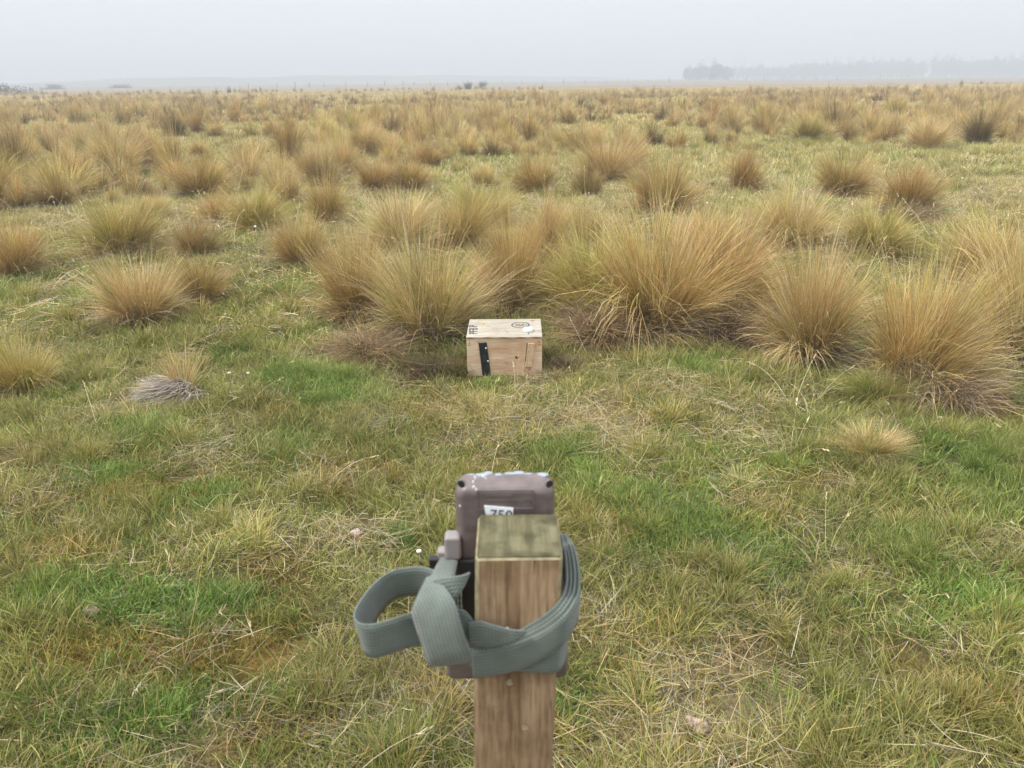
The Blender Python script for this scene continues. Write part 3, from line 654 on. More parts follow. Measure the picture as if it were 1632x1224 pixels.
# ------------------------------------------------------------------ wood, plastic, webbing materials
def wood_mat(name, stops, axis=2, ring=28.0, rough=.75, stain=None, grain=1.0, bands=.6, checks=False):
    """planed softwood: bands run along `axis`"""
    m, t, b = mat_new(name); tc = N(t, 'ShaderNodeTexCoord'); mp = N(t, 'ShaderNodeMapping')
    s = [1, 1, 1]; s[axis] = .06; mp.inputs['Scale'].default_value = s; t.links.new(tc.outputs['Object'], mp.inputs['Vector'])
    n1 = N(t, 'ShaderNodeTexNoise'); n1.inputs['Scale'].default_value = ring * 2; n1.inputs['Detail'].default_value = 3; n1.inputs['Distortion'].default_value = .6
    n2 = N(t, 'ShaderNodeTexNoise'); n2.inputs['Scale'].default_value = 420 * grain; n2.inputs['Detail'].default_value = 4
    for n in (n1, n2): t.links.new(mp.outputs[0], n.inputs['Vector'])
    wv = N(t, 'ShaderNodeTexWave', wave_type='BANDS', bands_direction='X'); wv.inputs['Scale'].default_value = ring; wv.inputs['Distortion'].default_value = 3.5; wv.inputs['Detail'].default_value = 2; wv.inputs['Detail Scale'].default_value = .8
    t.links.new(mp.outputs[0], wv.inputs['Vector'])
    a1 = N(t, 'ShaderNodeMath', operation='MULTIPLY'); a1.inputs[1].default_value = bands; t.links.new(wv.outputs['Fac'], a1.inputs[0])
    a2 = N(t, 'ShaderNodeMath', operation='MULTIPLY_ADD'); a2.inputs[1].default_value = 1.1 - bands; t.links.new(n1.outputs['Fac'], a2.inputs[0]); t.links.new(a1.outputs[0], a2.inputs[2])
    r = ramp(t, stops, a2.outputs[0]); r2 = ramp(t, [(.32, (.72, .70, .68)), (.6, (1.05, 1.05, 1.05))], n2.outputs['Fac'])
    mu = N(t, 'ShaderNodeMix', data_type='RGBA', blend_type='MULTIPLY'); mu.inputs[0].default_value = 1
    t.links.new(r.outputs[0], mu.inputs[6]); t.links.new(r2.outputs[0], mu.inputs[7]); k = mu.outputs[2]
    if stain: k = stain(t, tc, k)
    t.links.new(k, b.inputs['Base Color']); b.inputs['Roughness'].default_value = rough; b.inputs['Specular IOR Level'].default_value = .2
    if checks:                                     # drying checks: thin dark splits along the grain, and saw fuzz
        m3 = N(t, 'ShaderNodeMapping'); m3.inputs['Scale'].default_value = [.045 if i == axis else 1 for i in range(3)]; t.links.new(tc.outputs['Object'], m3.inputs['Vector'])
        n3 = N(t, 'ShaderNodeTexNoise'); n3.inputs['Scale'].default_value = 170; n3.inputs['Detail'].default_value = 2; t.links.new(m3.outputs[0], n3.inputs['Vector'])
        r3 = ramp(t, [(.25, (.48, .44, .40)), (.34, (1, 1, 1))], n3.outputs['Fac']); m4 = N(t, 'ShaderNodeMix', data_type='RGBA', blend_type='MULTIPLY'); m4.inputs[0].default_value = 1
        n4 = N(t, 'ShaderNodeTexNoise'); n4.inputs['Scale'].default_value = 16; n4.inputs['Detail'].default_value = 8; n4.inputs['Roughness'].default_value = .7; t.links.new(tc.outputs['Object'], n4.inputs['Vector'])
        r4 = ramp(t, [(.32, (.62, .58, .52)), (.55, (1, 1, 1)), (.75, (1.12, 1.1, 1.02))], n4.outputs['Fac']); m5 = N(t, 'ShaderNodeMix', data_type='RGBA', blend_type='MULTIPLY'); m5.inputs[0].default_value = 1
        t.links.new(k, m4.inputs[6]); t.links.new(r3.outputs[0], m4.inputs[7]); t.links.new(m4.outputs[2], m5.inputs[6]); t.links.new(r4.outputs[0], m5.inputs[7]); t.links.new(m5.outputs[2], b.inputs['Base Color'])
    bu = N(t, 'ShaderNodeBump'); bu.inputs['Strength'].default_value = .35; bu.inputs['Distance'].default_value = .001; t.links.new(n2.outputs['Fac'], bu.inputs['Height']); t.links.new(bu.outputs[0], b.inputs['Normal'])
    return m
def blotch(colour, scale, lo, hi, stretch=(1, 1, 1)):
    def f(t, tc, k):
        mp = N(t, 'ShaderNodeMapping'); mp.inputs['Scale'].default_value = stretch; t.links.new(tc.outputs['Object'], mp.inputs['Vector'])
        n = N(t, 'ShaderNodeTexNoise'); n.inputs['Scale'].default_value = scale; n.inputs['Detail'].default_value = 6; t.links.new(mp.outputs[0], n.inputs['Vector'])
        r = ramp(t, [(lo, (0, 0, 0)), (hi, (1, 1, 1))], n.outputs['Fac']); mx = N(t, 'ShaderNodeMix', data_type='RGBA'); t.links.new(r.outputs[0], mx.inputs[0]); t.links.new(k, mx.inputs[6]); mx.inputs[7].default_value = (*colour, 1)
        return mx.outputs[2]
    return f
POST_W = wood_mat('weathered_pine', [(.2, (.155, .096, .052)), (.38, (.245, .16, .09)), (.6, (.315, .216, .128)), (.85, (.375, .27, .163))], 2, 36, .85, blotch((.33, .245, .14), 7, .5, .85, (1, 1, .25)), 1.0, .16, True)
POST_TOP = wood_mat('algae_end_grain', [(.25, (.095, .088, .046)), (.5, (.132, .122, .068)), (.8, (.175, .165, .098))], 1, 26, .95, blotch((.062, .06, .033), 42, .44, .64), .6, .12, True)
EDGE_W = plain('bleached_wood_edge', (.27, .235, .14), .9, .1, 0, .15, 120)
PLY = wood_mat('plywood_face', [(.2, (.46, .31, .19)), (.5, (.58, .42, .275)), (.8, (.66, .51, .36))], 0, 16, .7, blotch((.46, .27, .145), 7, .46, .72, (1, 1, 2)), .5, .35)
PLY_T = wood_mat('plywood_lid', [(.2, (.30, .265, .205)), (.5, (.345, .312, .255)), (.8, (.385, .357, .30))], 0, 12, .7, blotch((.265, .22, .16), 9, .5, .75), .5, .3)
PLY_E = wood_mat('plywood_edge', [(.2, (.24, .17, .10)), (.6, (.42, .32, .21)), (.9, (.5, .4, .28))], 0, 60, .8)
BATTEN = wood_mat('batten_wood', [(.2, (.42, .27, .15)), (.5, (.55, .38, .23)), (.8, (.62, .46, .30))], 2, 40, .75)
STAIN = plain('brown_stain', (.46, .30, .18), .8, .2, 0, .2, 60)
INK = plain('black_ink', (.035, .033, .033), .7, .2, 0, .3, 90)
PENCIL = plain('pencil_grey', (.17, .16, .145), .8, .2, 0, .2, 90)
YELLOW = plain('yellow_paint', (.46, .37, .09), .6, .3, 0, .15, 90)
KNOT = plain('wood_knot', (.20, .045, .02), .7, .2, 0, .35, 160)
RUBBER = plain('black_rubber', (.017, .018, .022), .45, .4, 0, .25, 40, .2)
STEEL = plain('galvanised_screw', (.62, .62, .63), .35, .5, .8, .12, 90)
DARKM = plain('dark_screw_hole', (.03, .025, .02), .8, .1)
WHITEP = plain('white_plastic', (.60, .61, .61), .35, .5, 0, .02, 30)
MAUVE = plain('mauve_brown_plastic', (.132, .104, .098), .42, .45, 0, .10, 70, .25)
MAUVE_L = plain('grey_latch_plastic', (.25, .225, .22), .4, .45, 0, .06, 60)
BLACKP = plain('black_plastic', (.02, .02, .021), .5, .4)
PAPER = plain('white_paper_label', (.80, .82, .86), .6, .3, 0, .02, 40)
PALEB = plain('pale_blue_blob', (.27, .31, .36), .35, .5, 0, .15, 60)
DROP = plain('white_spatter', (.80, .80, .80), .6, .3, 0, .05, 60)
def web_mat():
    m, t, b = mat_new('olive_webbing'); uv = N(t, 'ShaderNodeUVMap'); sp = N(t, 'ShaderNodeSeparateXYZ'); t.links.new(uv.outputs[0], sp.inputs[0])
    def wave(sock, f, ph=0.0):
        a = N(t, 'ShaderNodeMath', operation='MULTIPLY_ADD'); a.inputs[1].default_value = f; a.inputs[2].default_value = ph; t.links.new(sock, a.inputs[0])
        s = N(t, 'ShaderNodeMath', operation='SINE'); t.links.new(a.outputs[0], s.inputs[0]); return s.outputs[0]
    u = wave(sp.outputs['X'], 2 * math.pi * 330); v = wave(sp.outputs['Y'], 2 * math.pi * 300)     # u, v in metres
    mu = N(t, 'ShaderNodeMath', operation='MULTIPLY'); t.links.new(u, mu.inputs[0]); t.links.new(v, mu.inputs[1])
    ad = N(t, 'ShaderNodeMath', operation='MULTIPLY_ADD'); ad.inputs[1].default_value = .6; t.links.new(v, ad.inputs[0]); t.links.new(mu.outputs[0], ad.inputs[2])
    ng = N(t, 'ShaderNodeTexNoise'); ng.inputs['Scale'].default_value = 60; ng.inputs['Detail'].default_value = 4; tcn = N(t, 'ShaderNodeTexCoord'); t.links.new(tcn.outputs['Object'], ng.inputs['Vector'])
    ra = ramp(t, [(.0, (.06, .074, .061)), (.5, (.112, .137, .116)), (1, (.160, .194, .166))])
    mr = N(t, 'ShaderNodeMapRange'); mr.inputs[1].default_value = -1.6; mr.inputs[2].default_value = 1.6; t.links.new(ad.outputs[0], mr.inputs[0]); t.links.new(mr.outputs[0], ra.inputs[0])
    r2 = ramp(t, [(.3, (.82, .82, .80)), (.7, (1.1, 1.1, 1.12))], ng.outputs['Fac'])
    mm = N(t, 'ShaderNodeMix', data_type='RGBA', blend_type='MULTIPLY'); mm.inputs[0].default_value = 1; t.links.new(ra.outputs[0], mm.inputs[6]); t.links.new(r2.outputs[0], mm.inputs[7])
    t.links.new(mm.outputs[2], b.inputs['Base Color']); b.inputs['Roughness'].default_value = .65; b.inputs['Specular IOR Level'].default_value = .3; b.inputs['Sheen Weight'].default_value = .25
    bu = N(t, 'ShaderNodeBump'); bu.inputs['Strength'].default_value = .6; bu.inputs['Distance'].default_value = .0006; t.links.new(ad.outputs[0], bu.inputs['Height']); t.links.new(bu.outputs[0], b.inputs['Normal'])
    return m
WEB = web_mat()

def text_mesh(txt, height_m, depth=.0006, offset=.0):
    cu = bpy.data.curves.new('lettering', 'FONT'); cu.body = txt; cu.size = 1.0; cu.extrude = .02; cu.offset = offset; cu.align_x = 'CENTER'; cu.align_y = 'CENTER'
    o = bpy.data.objects.new('lettering_tmp', cu); COL.objects.link(o); dg = bpy.context.evaluated_depsgraph_get(); dg.update()
    me = bpy.data.meshes.new_from_object(o.evaluated_get(dg)); bpy.data.objects.remove(o); bpy.data.curves.remove(cu)
    V = np.array([v.co[:] for v in me.vertices]); lo, hi = V.min(0), V.max(0); c = (lo + hi) / 2; k = height_m / (hi[1] - lo[1])
    for v in me.vertices: v.co = ((v.co.x - c[0]) * k, (v.co.y - c[1]) * k, (v.co.z - lo[2]) / max(hi[2] - lo[2], 1e-9) * depth)
    me.name = 'lettering'; return me, (hi[0] - lo[0]) * k
def lathe(prof, seg=24, closed_top=True):
    bm = bmesh.new(); rings = []
    for r_, z in prof: rings.append([bm.verts.new((r_ * math.cos(2 * math.pi * i / seg), r_ * math.sin(2 * math.pi * i / seg), z)) for i in range(seg)])
    for a, b in zip(rings, rings[1:]):
        for i in range(seg): bm.faces.new((a[i], a[(i + 1) % seg], b[(i + 1) % seg], b[i]))
    bm.faces.new(rings[0][::-1]); bm.faces.new(rings[-1]); return bm
def stroke(pts, wd, th=.0006):                     # flat drawn stroke in the XY plane
    bm = bmesh.new(); L, Rr = [], []
    for i, p in enumerate(pts):
        a = Vector(pts[max(0, i - 1)]); b = Vector(pts[min(len(pts) - 1, i + 1)]); d = (b - a).normalized(); n = Vector((-d.y, d.x)) * wd / 2
        L.append(Vector(p) + n); Rr.append(Vector(p) - n)
    for lay_ in (0, th):
        vs = [(bm.verts.new((*l, lay_)), bm.verts.new((*r_, lay_))) for l, r_ in zip(L, Rr)]
        for a, b in zip(vs, vs[1:]): bm.faces.new((a[0], a[1], b[1], b[0]))
    return bm
def ellipse_obj(name, rx, ry, th, mat, parent, seg=20, wob=.12):
    bm = bmesh.new(); k = [1 + random.uniform(-wob, wob) for _ in range(seg)]
    a = [bm.verts.new((rx * k[i] * math.cos(2 * math.pi * i / seg), ry * k[i] * math.sin(2 * math.pi * i / seg), 0)) for i in range(seg)]
    b = [bm.verts.new((v.co.x * .8, v.co.y * .8, th)) for v in a]
    for i in range(seg): bm.faces.new((a[i], a[(i + 1) % seg], b[(i + 1) % seg], b[i]))
    bm.faces.new(b); bm.faces.new(a[::-1]); return bm_obj(name, bm, mat, parent)

# ------------------------------------------------------------------ the wooden box
def wooden_box():
    c = BOX_C; e = empty('wooden_box', (c.x, c.y, float(height(c.x, c.y + .1)) - .005), R(-.6)); tag(e, 'pale plywood box with a stencilled lid, on the grass before the tussocks', 'box')
    W, D, H, th = BOX_W, BOX_D, BOX_H, .012; hl = H - .011
    fr = box_obj('front_panel', (-W / 2, 0, -.03), (W / 2, th, hl), PLY, e, .0012, 1)
    box_obj('back_panel', (-W / 2, D - th, -.03), (W / 2, D, hl), PLY, e, .0012, 1)
    for s in (-1, 1): box_obj('side_panel', (min(s * W / 2, s * (W / 2 - th)), th + .0005, -.03), (max(s * W / 2, s * (W / 2 - th)), D - th - .0005, hl), PLY, e, .001, 1)
    lid = box_obj('lid', (-W / 2 - .001, -.003, hl + .0018), (W / 2 + .001, D + .002, H), PLY_T, e, .0015, 2)
    lid.data.materials.append(PLY_E)
    for p in lid.data.polygons:
        if abs(p.normal.z) < .5: p.material_index = 1
    fx = lambda px: (px - 148) / 1300 * W - W / 2; fz = lambda py: (1112 - py) / 707 * H
    def quad_slab(name, q, y0, y1, mat, par):       # slab on the front face from four corners
        bm = bmesh.new(); a = [bm.verts.new((fx(x), y0, fz(y))) for x, y in q]; b = [bm.verts.new((fx(x), y1, fz(y))) for x, y in q]
        bm.faces.new(a); bm.faces.new(b[::-1])
        for i in range(4): bm.faces.new((a[i], a[(i + 1) % 4], b[(i + 1) % 4], b[i]))
        bmesh.ops.bevel(bm, geom=list(bm.edges), offset=.0008, segments=1, affect='EDGES'); return bm_obj(name, bm, mat, par)
    ru = quad_slab('rubber_strip', [(362, 508), (495, 500), (566, 1150), (425, 1150)], .001, -.004, RUBBER, e)
    quad_slab('strip_edge', [(352, 478), (366, 514), (428, 1150), (416, 1150)], .001, -.006, RUBBER, e)
    for x, y in ((480, 605), (512, 835)):
        s = bm_obj('screw', lathe([(.0058, 0), (.0058, .0012), (.003, .0026)], 10), STEEL, ru, True); s.location = (fx(x), -.0035, fz(y)); s.rotation_euler = (R(90), 0, 0)
    ba = quad_slab('batten', [(1200, 515), (1322, 528), (1285, 852), (1162, 852)], .001, -.007, BATTEN, e)
    quad_slab('batten_end', [(1160, 856), (1282, 856), (1275, 934), (1146, 936)], .001, -.0085, BATTEN, e)
    quad_slab('stained_patch', [(1146, 940), (1270, 940), (1252, 1120), (1110, 1120)], .001, -.0006, STAIN, e)
    quad_slab('batten_painted_shadow', [(1186, 513), (1199, 513), (1160, 935), (1143, 935)], .001, -.0016, DARKM, e)  # dark strip along the batten's edge, shadow put into its colour
    for x, y in ((195, 510), (190, 553), (1397, 497), (1395, 547)):
        s = bm_obj('nail', lathe([(.0032, 0), (.003, .0009)], 8), DARKM, e); s.location = (fx(x), .0002, fz(y)); s.rotation_euler = (R(90), 0, 0)
    for x, y, rx, ry in ((1013, 772, .0115, .009), (805, 862, .0022, .002), (845, 880, .0042, .002), (790, 630, .002, .0015), (1208, 665, .0025, .0025)):
        k = ellipse_obj('knot', rx, ry, .0004, KNOT if rx > .01 else DARKM, e); k.location = (fx(x), -.0072 if x == 1208 else .0001, fz(y)); k.rotation_euler = (R(90), 0, 0)
    # lid: photograph crop -> lid plane
    def lp(x, y):
        v = (402 - y) / 275.0; x0 = 150 + 65 * v; x1 = 1446 - 5 * v; return ((x - x0) / (x1 - x0) - .5) * W, max(0, v) * D * (1 + .05 * (v - 1))
    def on_lid(name, bm, mat, smooth=False): o = bm_obj(name, bm, mat, lid, smooth); o.location.z = H + .0002; return o
    for ch, yy in (('P', 343), ('F', 310), ('B', 277), ('P', 235)):
        me, wd = text_mesh(ch, .043, .0006, .008); k = .033 / wd if ch != 'F' else .029 / wd
        o = new_obj('letter', me, lid, INK); X, Y = lp(272, yy); o.location = (X, Y, H + .0003); o.rotation_euler = (0, 0, R(90)); o.scale = (k, 1.1, 1)
    cx, cy = lp(1088, 222); ring = [(cx + .048 * math.cos(a), cy + .052 * math.sin(a)) for a in np.linspace(0, 2 * math.pi, 41)]
    on_lid('emblem_ring', stroke(ring, .0065), INK)
    for pts, wd in (([(-.03, -.02), (-.012, -.008), (.004, -.006), (.02, -.014)], .006), ([(-.006, -.03), (.004, -.006), (.014, .02), (.018, .03)], .005), ([(.004, -.006), (.026, .012), (.036, .014)], .005),
                    ([(-.012, -.008), (-.02, .016), (-.026, .026)], .0045), ([(-.012, -.008), (-.004, .018), (-.002, .032)], .0045), ([(-.034, .002), (-.016, .002)], .004), ([(.012, -.034), (.03, -.02), (.04, -.008)], .005)):
        on_lid('emblem_stroke', stroke([(cx + a, cy + b) for a, b in pts], wd * .72), INK)
    for pts in ([(595, 262), (612, 275), (628, 285)], [(640, 270), (665, 262), (680, 278), (655, 284)], [(700, 285), (740, 272), (790, 282), (830, 276)], [(820, 300), (845, 322), (870, 345)], [(520, 245), (540, 236), (560, 240)]):
        on_lid('pencil_mark', stroke([lp(*p) for p in pts], .003), PENCIL)
    for pts, wd in (([(415, 168), (430, 190), (460, 198)], .006), ([(440, 145), (445, 175), (450, 200)], .006), ([(520, 170), (540, 182), (548, 190)], .004), ([(430, 222), (450, 214), (500, 222)], .004)):
        on_lid('yellow_mark', stroke([lp(*p) for p in pts], wd), YELLOW)
    for x, y, rx, ry in ((1303, 158, .012, .0085), (422, 255, .004, .003), (803, 155, .005, .003), (390, 322, .003, .003)):
        k = ellipse_obj('knot', rx, ry, .0003, KNOT if rx > .01 else PENCIL, lid); k.location = (*lp(x, y), H + .0002)
    on_lid('crack', stroke([(W / 2 - .001, lp(1440, 318)[1]), (W / 2 - .02, lp(1420, 316)[1]), (W / 2 - .05, lp(1400, 314)[1])], .002), DARKM)
    # white cap resting on the lid
    X, Y = lp(1215, 318); rz = e.rotation_euler.z
    wp = Vector((c.x + X * math.cos(rz) - Y * math.sin(rz), c.y + X * math.sin(rz) + Y * math.cos(rz), e.location.z + H + .0004))
    cap = empty('plastic_cap', wp); tag(cap, 'round white plastic cap lying on the box lid beside the stencilled emblem', 'cap')
    bm_obj('rim', lathe([(.030, 0), (.0305, .002), (.0305, .010), (.029, .0125)], 32), WHITEP, cap, False)
    t_ = bm_obj('top', lathe([(.0285, .0127), (.0275, .0155), (.024, .017), (.0, .0175)][:3], 32), WHITEP, cap, False)
    tb = bm_obj('tab', stroke([(.0, -.034), (.0, -.045), (.001, -.058)], .0035, .002), DARKM, cap); tb.location.z = .001
wooden_box()

# ------------------------------------------------------------------ post, trail camera and strap
HP = .39; Z_TOP = CAM_H - HP
def wooden_post():
    fl, fr_ = on_z(757.5, 893, Z_TOP), on_z(897, 894, Z_TOP); bl, br = on_z(760, 823, Z_TOP), on_z(886.5, 823, Z_TOP)
    yf, yb = (fl.y + fr_.y) / 2, (bl.y + br.y) / 2; cx = (fl.x + fr_.x) / 2; wd = fr_.x - fl.x
    low = (at_d(752, 1224, yf - .012), at_d(883, 1224, yf - .012)); cz = low[0].z; lx = ((low[0].x + low[1].x) / 2 - cx) / (Z_TOP - cz); ly = .012 / (Z_TOP - cz)
    e = empty('wooden_post', (cx + lx * Z_TOP, (yf + yb) / 2 - ly * Z_TOP, 0)); tag(e, 'weathered square timber post with a green algae top, nearest the viewer', 'post')
    bm = bmesh.new(); hw, hd = wd / 2, (yb - yf) / 2; zs = np.linspace(-.45, Z_TOP, 40); r = random.Random(4)
    rings = []
    for z in zs:
        rings.append([])
        for (sx, sy) in ((-1, -1), (1, -1), (1, 1), (-1, 1)):
            for (ax, ay) in ((0, 1), (1, 0)) if (sx * sy > 0) else ((1, 0), (0, 1)):
                j = r.uniform(-.0004, .0004); rings[-1].append(bm.verts.new((sx * (hw - .0032 * ax) + j - lx * (z), sy * (hd - .0032 * ay) + j + ly * (z), z)))
    for a, b in zip(rings, rings[1:]):
        for i in range(8): bm.faces.new((a[i], a[(i + 1) % 8], b[(i + 1) % 8], b[i]))
    bm.faces.new(rings[0][::-1])
    # chamfered rim and end grain
    ctr = Vector((-lx * Z_TOP, ly * Z_TOP, 0))
    top = [bm.verts.new((ctr.x + (v.co.x - ctr.x) * .955, ctr.y + (v.co.y - ctr.y) * .955, Z_TOP + .0022)) for v in rings[-1]]
    for i in range(8): bm.faces.new((rings[-1][i], rings[-1][(i + 1) % 8], top[(i + 1) % 8], top[i]))
    rim = len(bm.faces); bm.faces.ensure_lookup_table()
    o = bm_obj('shaft', bm, POST_W, e); me = o.data; me.materials.append(EDGE_W)
    for p in me.polygons:
        if p.center.z > Z_TOP or (min(abs(p.normal.x), abs(p.normal.y)) > .4 and p.center.z > Z_TOP - .09): p.material_index = 1
    bm = bmesh.new(); vs = [bm.verts.new((ctr.x + (math.copysign(1, sx)) * hw * .955 * ax, ctr.y + sy * hd * .955 * ay, Z_TOP + .0021)) for sx, sy, ax, ay in ((-1, -1, .965, 1), (1, -1, .965, 1), (1, -1, 1, .965), (1, 1, 1, .965), (1, 1, .965, 1), (-1, 1, .965, 1), (-1, 1, 1, .965), (-1, -1, 1, .965))]
    up = [bm.verts.new(v.co + Vector((0, 0, .0009))) for v in vs]; bm.faces.new(up); bm.faces.new(vs[::-1])
    for i in range(8): bm.faces.new((vs[i], vs[(i + 1) % 8], up[(i + 1) % 8], up[i]))
    bm_obj('end_grain', bm, POST_TOP, e)
    for px, py, rad, mt in ((808, 999, .0026, DROP), (812, 1078, .003, EDGE_W), (836, 1146, .003, STAIN)):
        p = at_d(px, py, yf); k = ellipse_obj('blemish', rad, rad * 1.2, .0004, mt, e, 12, .3); k.location = p - e.location + Vector((0, -ly * (Z_TOP - p.z) * 1.0 - .0012, 0)); k.rotation_euler = (R(90), 0, 0)
    return yf, yb, cx, wd
YF, YB, PCX, PWD = wooden_post()

def rounded_slab(name, x0, x1, y0, y1, z0, z1, rad, edge, mat, parent, seg=5):
    """upright slab with rounded corners in XZ and softened edges along Y"""
    bm = bmesh.new()
    def loop(y, ins):
        pts = []
        for cx, cz, a0 in ((x1 - rad, z1 - rad, 0), (x0 + rad, z1 - rad, 90), (x0 + rad, z0 + rad, 180), (x1 - rad, z0 + rad, 270)):
            for k in range(seg + 1):
                a = R(a0 + 90 * k / seg); pts.append(bm.verts.new((cx + (rad - ins) * math.cos(a), y, cz + (rad - ins) * math.sin(a))))
        return pts
    prof = [(y0, edge), (y0 + edge * .12, edge * .6), (y0 + edge * .4, edge * .2), (y0 + edge, 0), (y1 - edge, 0), (y1 - edge * .4, edge * .2), (y1 - edge * .12, edge * .6), (y1, edge)]
    ls = [loop(*p) for p in prof]; n = len(ls[0])
    for a, b in zip(ls, ls[1:]):
        for i in range(n): bm.faces.new((a[i], a[(i + 1) % n], b[(i + 1) % n], b[i]))
    bm.faces.new(ls[0]); bm.faces.new(ls[-1][::-1]); o = bm_obj(name, bm, mat, parent, True)
    md = o.modifiers.new('wn', 'WEIGHTED_NORMAL'); md.keep_sharp = False
    return o
def trail_camera():
    yb = YB + .006; tl, tr = at_d(724.5, 800, yb), at_d(884.5, 800, yb); zt = at_d(800, 774, yb + .004).z; zs = at_d(720, 856, yb).z; zb = at_d(730, 1098, yb).z
    ll, lr = at_d(709, 1095, yb + .012), at_d(908, 1090, yb + .012); cx = (tl.x + tr.x) / 2
    e = empty('trail_camera', (cx, yb, zb)); tag(e, 'mauve brown trail camera strapped to the far side of the timber post', 'camera'); L = lambda p: p - e.location
    t0, t1 = tl.x - cx, tr.x - cx; H1 = zt - zb
    up = rounded_slab('housing', t0, t1, .0, .036, zs - zb - .05, H1, .013, .009, MAUVE, e)
    rounded_slab('lower_housing', ll.x - cx + .002, lr.x - cx - .002, .012, .050, 0, zs - zb - .038, .010, .005, MAUVE, e)
    # chamfered brow that catches the sky, corner screw holes, sunken name panel with raised rules
    for px in (735, 876):
        p = L(at_d(px, 771, yb)); h = ellipse_obj('screw_hole', .0032, .0045, .0004, BLACKP, e, 14, .02); h.location = (p.x, -.0002, p.z); h.rotation_euler = (R(90), R(-25 if px < 800 else 25), 0)
        bm = bmesh.new(); bmesh.ops.create_cone(bm, segments=16, radius1=.0046, radius2=.0040, depth=.0010, cap_ends=False); rg = bm_obj('screw_boss', bm, MAUVE, e, True); rg.location = (p.x, -.0002, p.z); rg.rotation_euler = (R(90), 0, 0)
    a, b = L(at_d(760, 781, yb)), L(at_d(851, 811, yb)); w_ = .0011
    for x0, x1, z0, z1 in ((a.x, b.x, a.z - w_, a.z), (a.x, b.x, b.z, b.z + w_), (a.x, a.x + w_, b.z + w_, a.z - w_), (b.x - w_, b.x, b.z + w_, a.z - w_)):
        box_obj('panel_rule', (x0, -.0009, z0), (x1, .0005, z1), MAUVE, e)
    for k, (x0, x1) in enumerate(((.16, .62), (.16, .72))):
        z = a.z + (b.z - a.z) * (.32 + .24 * k); box_obj('raised_line', (a.x + (b.x - a.x) * x0, -.0006, z), (a.x + (b.x - a.x) * x1, .0004, z + .0008), MAUVE, e)
    me, wd = text_mesh('CE', .0045); o = new_obj('raised_mark', me, e, MAUVE); p = L(at_d(840, 799, yb)); o.location = (p.x, -.0001, p.z); o.rotation_euler = (R(90), 0, 0)
    # numbered sticker
    sA, sB = L(at_d(771.5, 805, yb)), L(at_d(818, 809, yb)); bm = bmesh.new(); hh = .026
    q = [(sA.x, 0, sA.z), (sB.x, 0, sB.z), (sB.x - .0006, 0, sB.z - hh), (sA.x + .0035, 0, sA.z - hh)]
    f = [bm.verts.new((x, -.0012, z)) for x, y, z in q]; g = [bm.verts.new((x, -.0002, z)) for x, y, z in q]; bm.faces.new(f); bm.faces.new(g[::-1])
    for i in range(4): bm.faces.new((f[i], f[(i + 1) % 4], g[(i + 1) % 4], g[i]))
    st = bm_obj('number_sticker', bm, PAPER, e)
    me, wd = text_mesh('750', .0105, .0003); o = new_obj('number', me, st, INK); p = L(at_d(799, 820, yb)); o.location = (p.x, -.00125, p.z + .0005); o.rotation_euler = (R(90), R(4), 0)
    # latch at the shoulder, black hinge, pale blue blobs on the top edge, white spatter
    p = L(at_d(722, 873, yb - .004)); rounded_slab('latch', p.x - .0085, p.x + .008, -.006, .01, p.z - .014, p.z + .0125, .004, .003, MAUVE_L, e)
    p = L(at_d(704, 889, yb + .004)); rounded_slab('catch', p.x - .004, p.x + .006, .002, .014, p.z - .012, p.z + .008, .002, .002, MAUVE_L, e)
    p = L(at_d(690, 897, yb)); box_obj('hinge_pin', (p.x - .004, .0, p.z - .008), (p.x + .02, .008, p.z + .004), BLACKP, e, .001, 1)
    p0, p1 = L(at_d(728, 895, yb - .006)), L(at_d(760, 1010, yb - .006)); box_obj('dark_gap_block', (p0.x, -.005, p1.z), (p1.x + .02, .0115, p0.z), BLACKP, e, .002, 2)  # added black block filling the dark gap between strap and post
    rd = random.Random(9)
    for i in range(8):
        x = t0 + .016 + (t1 - t0 - .030) * (i + rd.uniform(-.35, .35)) / 7; s = rd.uniform(.002, .0046)
        d = bm_obj('pale_blob', lathe([(s, 0), (s * .95, .0016), (s * .6, .0032), (s * .15, .0040)], 10), PALEB, e, True); d.location = (x, .029 + rd.uniform(-.003, .004), H1 - .0009); d.scale = (rd.uniform(1.2, 2.2), 1.0, rd.uniform(.25, .45))
    for px, py, s in ((757, 762, .0016), (770, 760, .0012), (754, 769, .0009), (755, 777, .0014), (759, 781, .0010), (774, 763, .0008), (733, 806, .0008)):
        p = L(at_d(px, py, yb)); d = ellipse_obj('spatter', s, s * 1.3, .0005, DROP, e, 10, .3); y = -.0003 if p.z < H1 - .0085 else .0010
        d.location = (p.x, y, p.z); d.rotation_euler = (R(90), 0, 0)
    return e, zt
TC, TC_TOP = trail_camera()

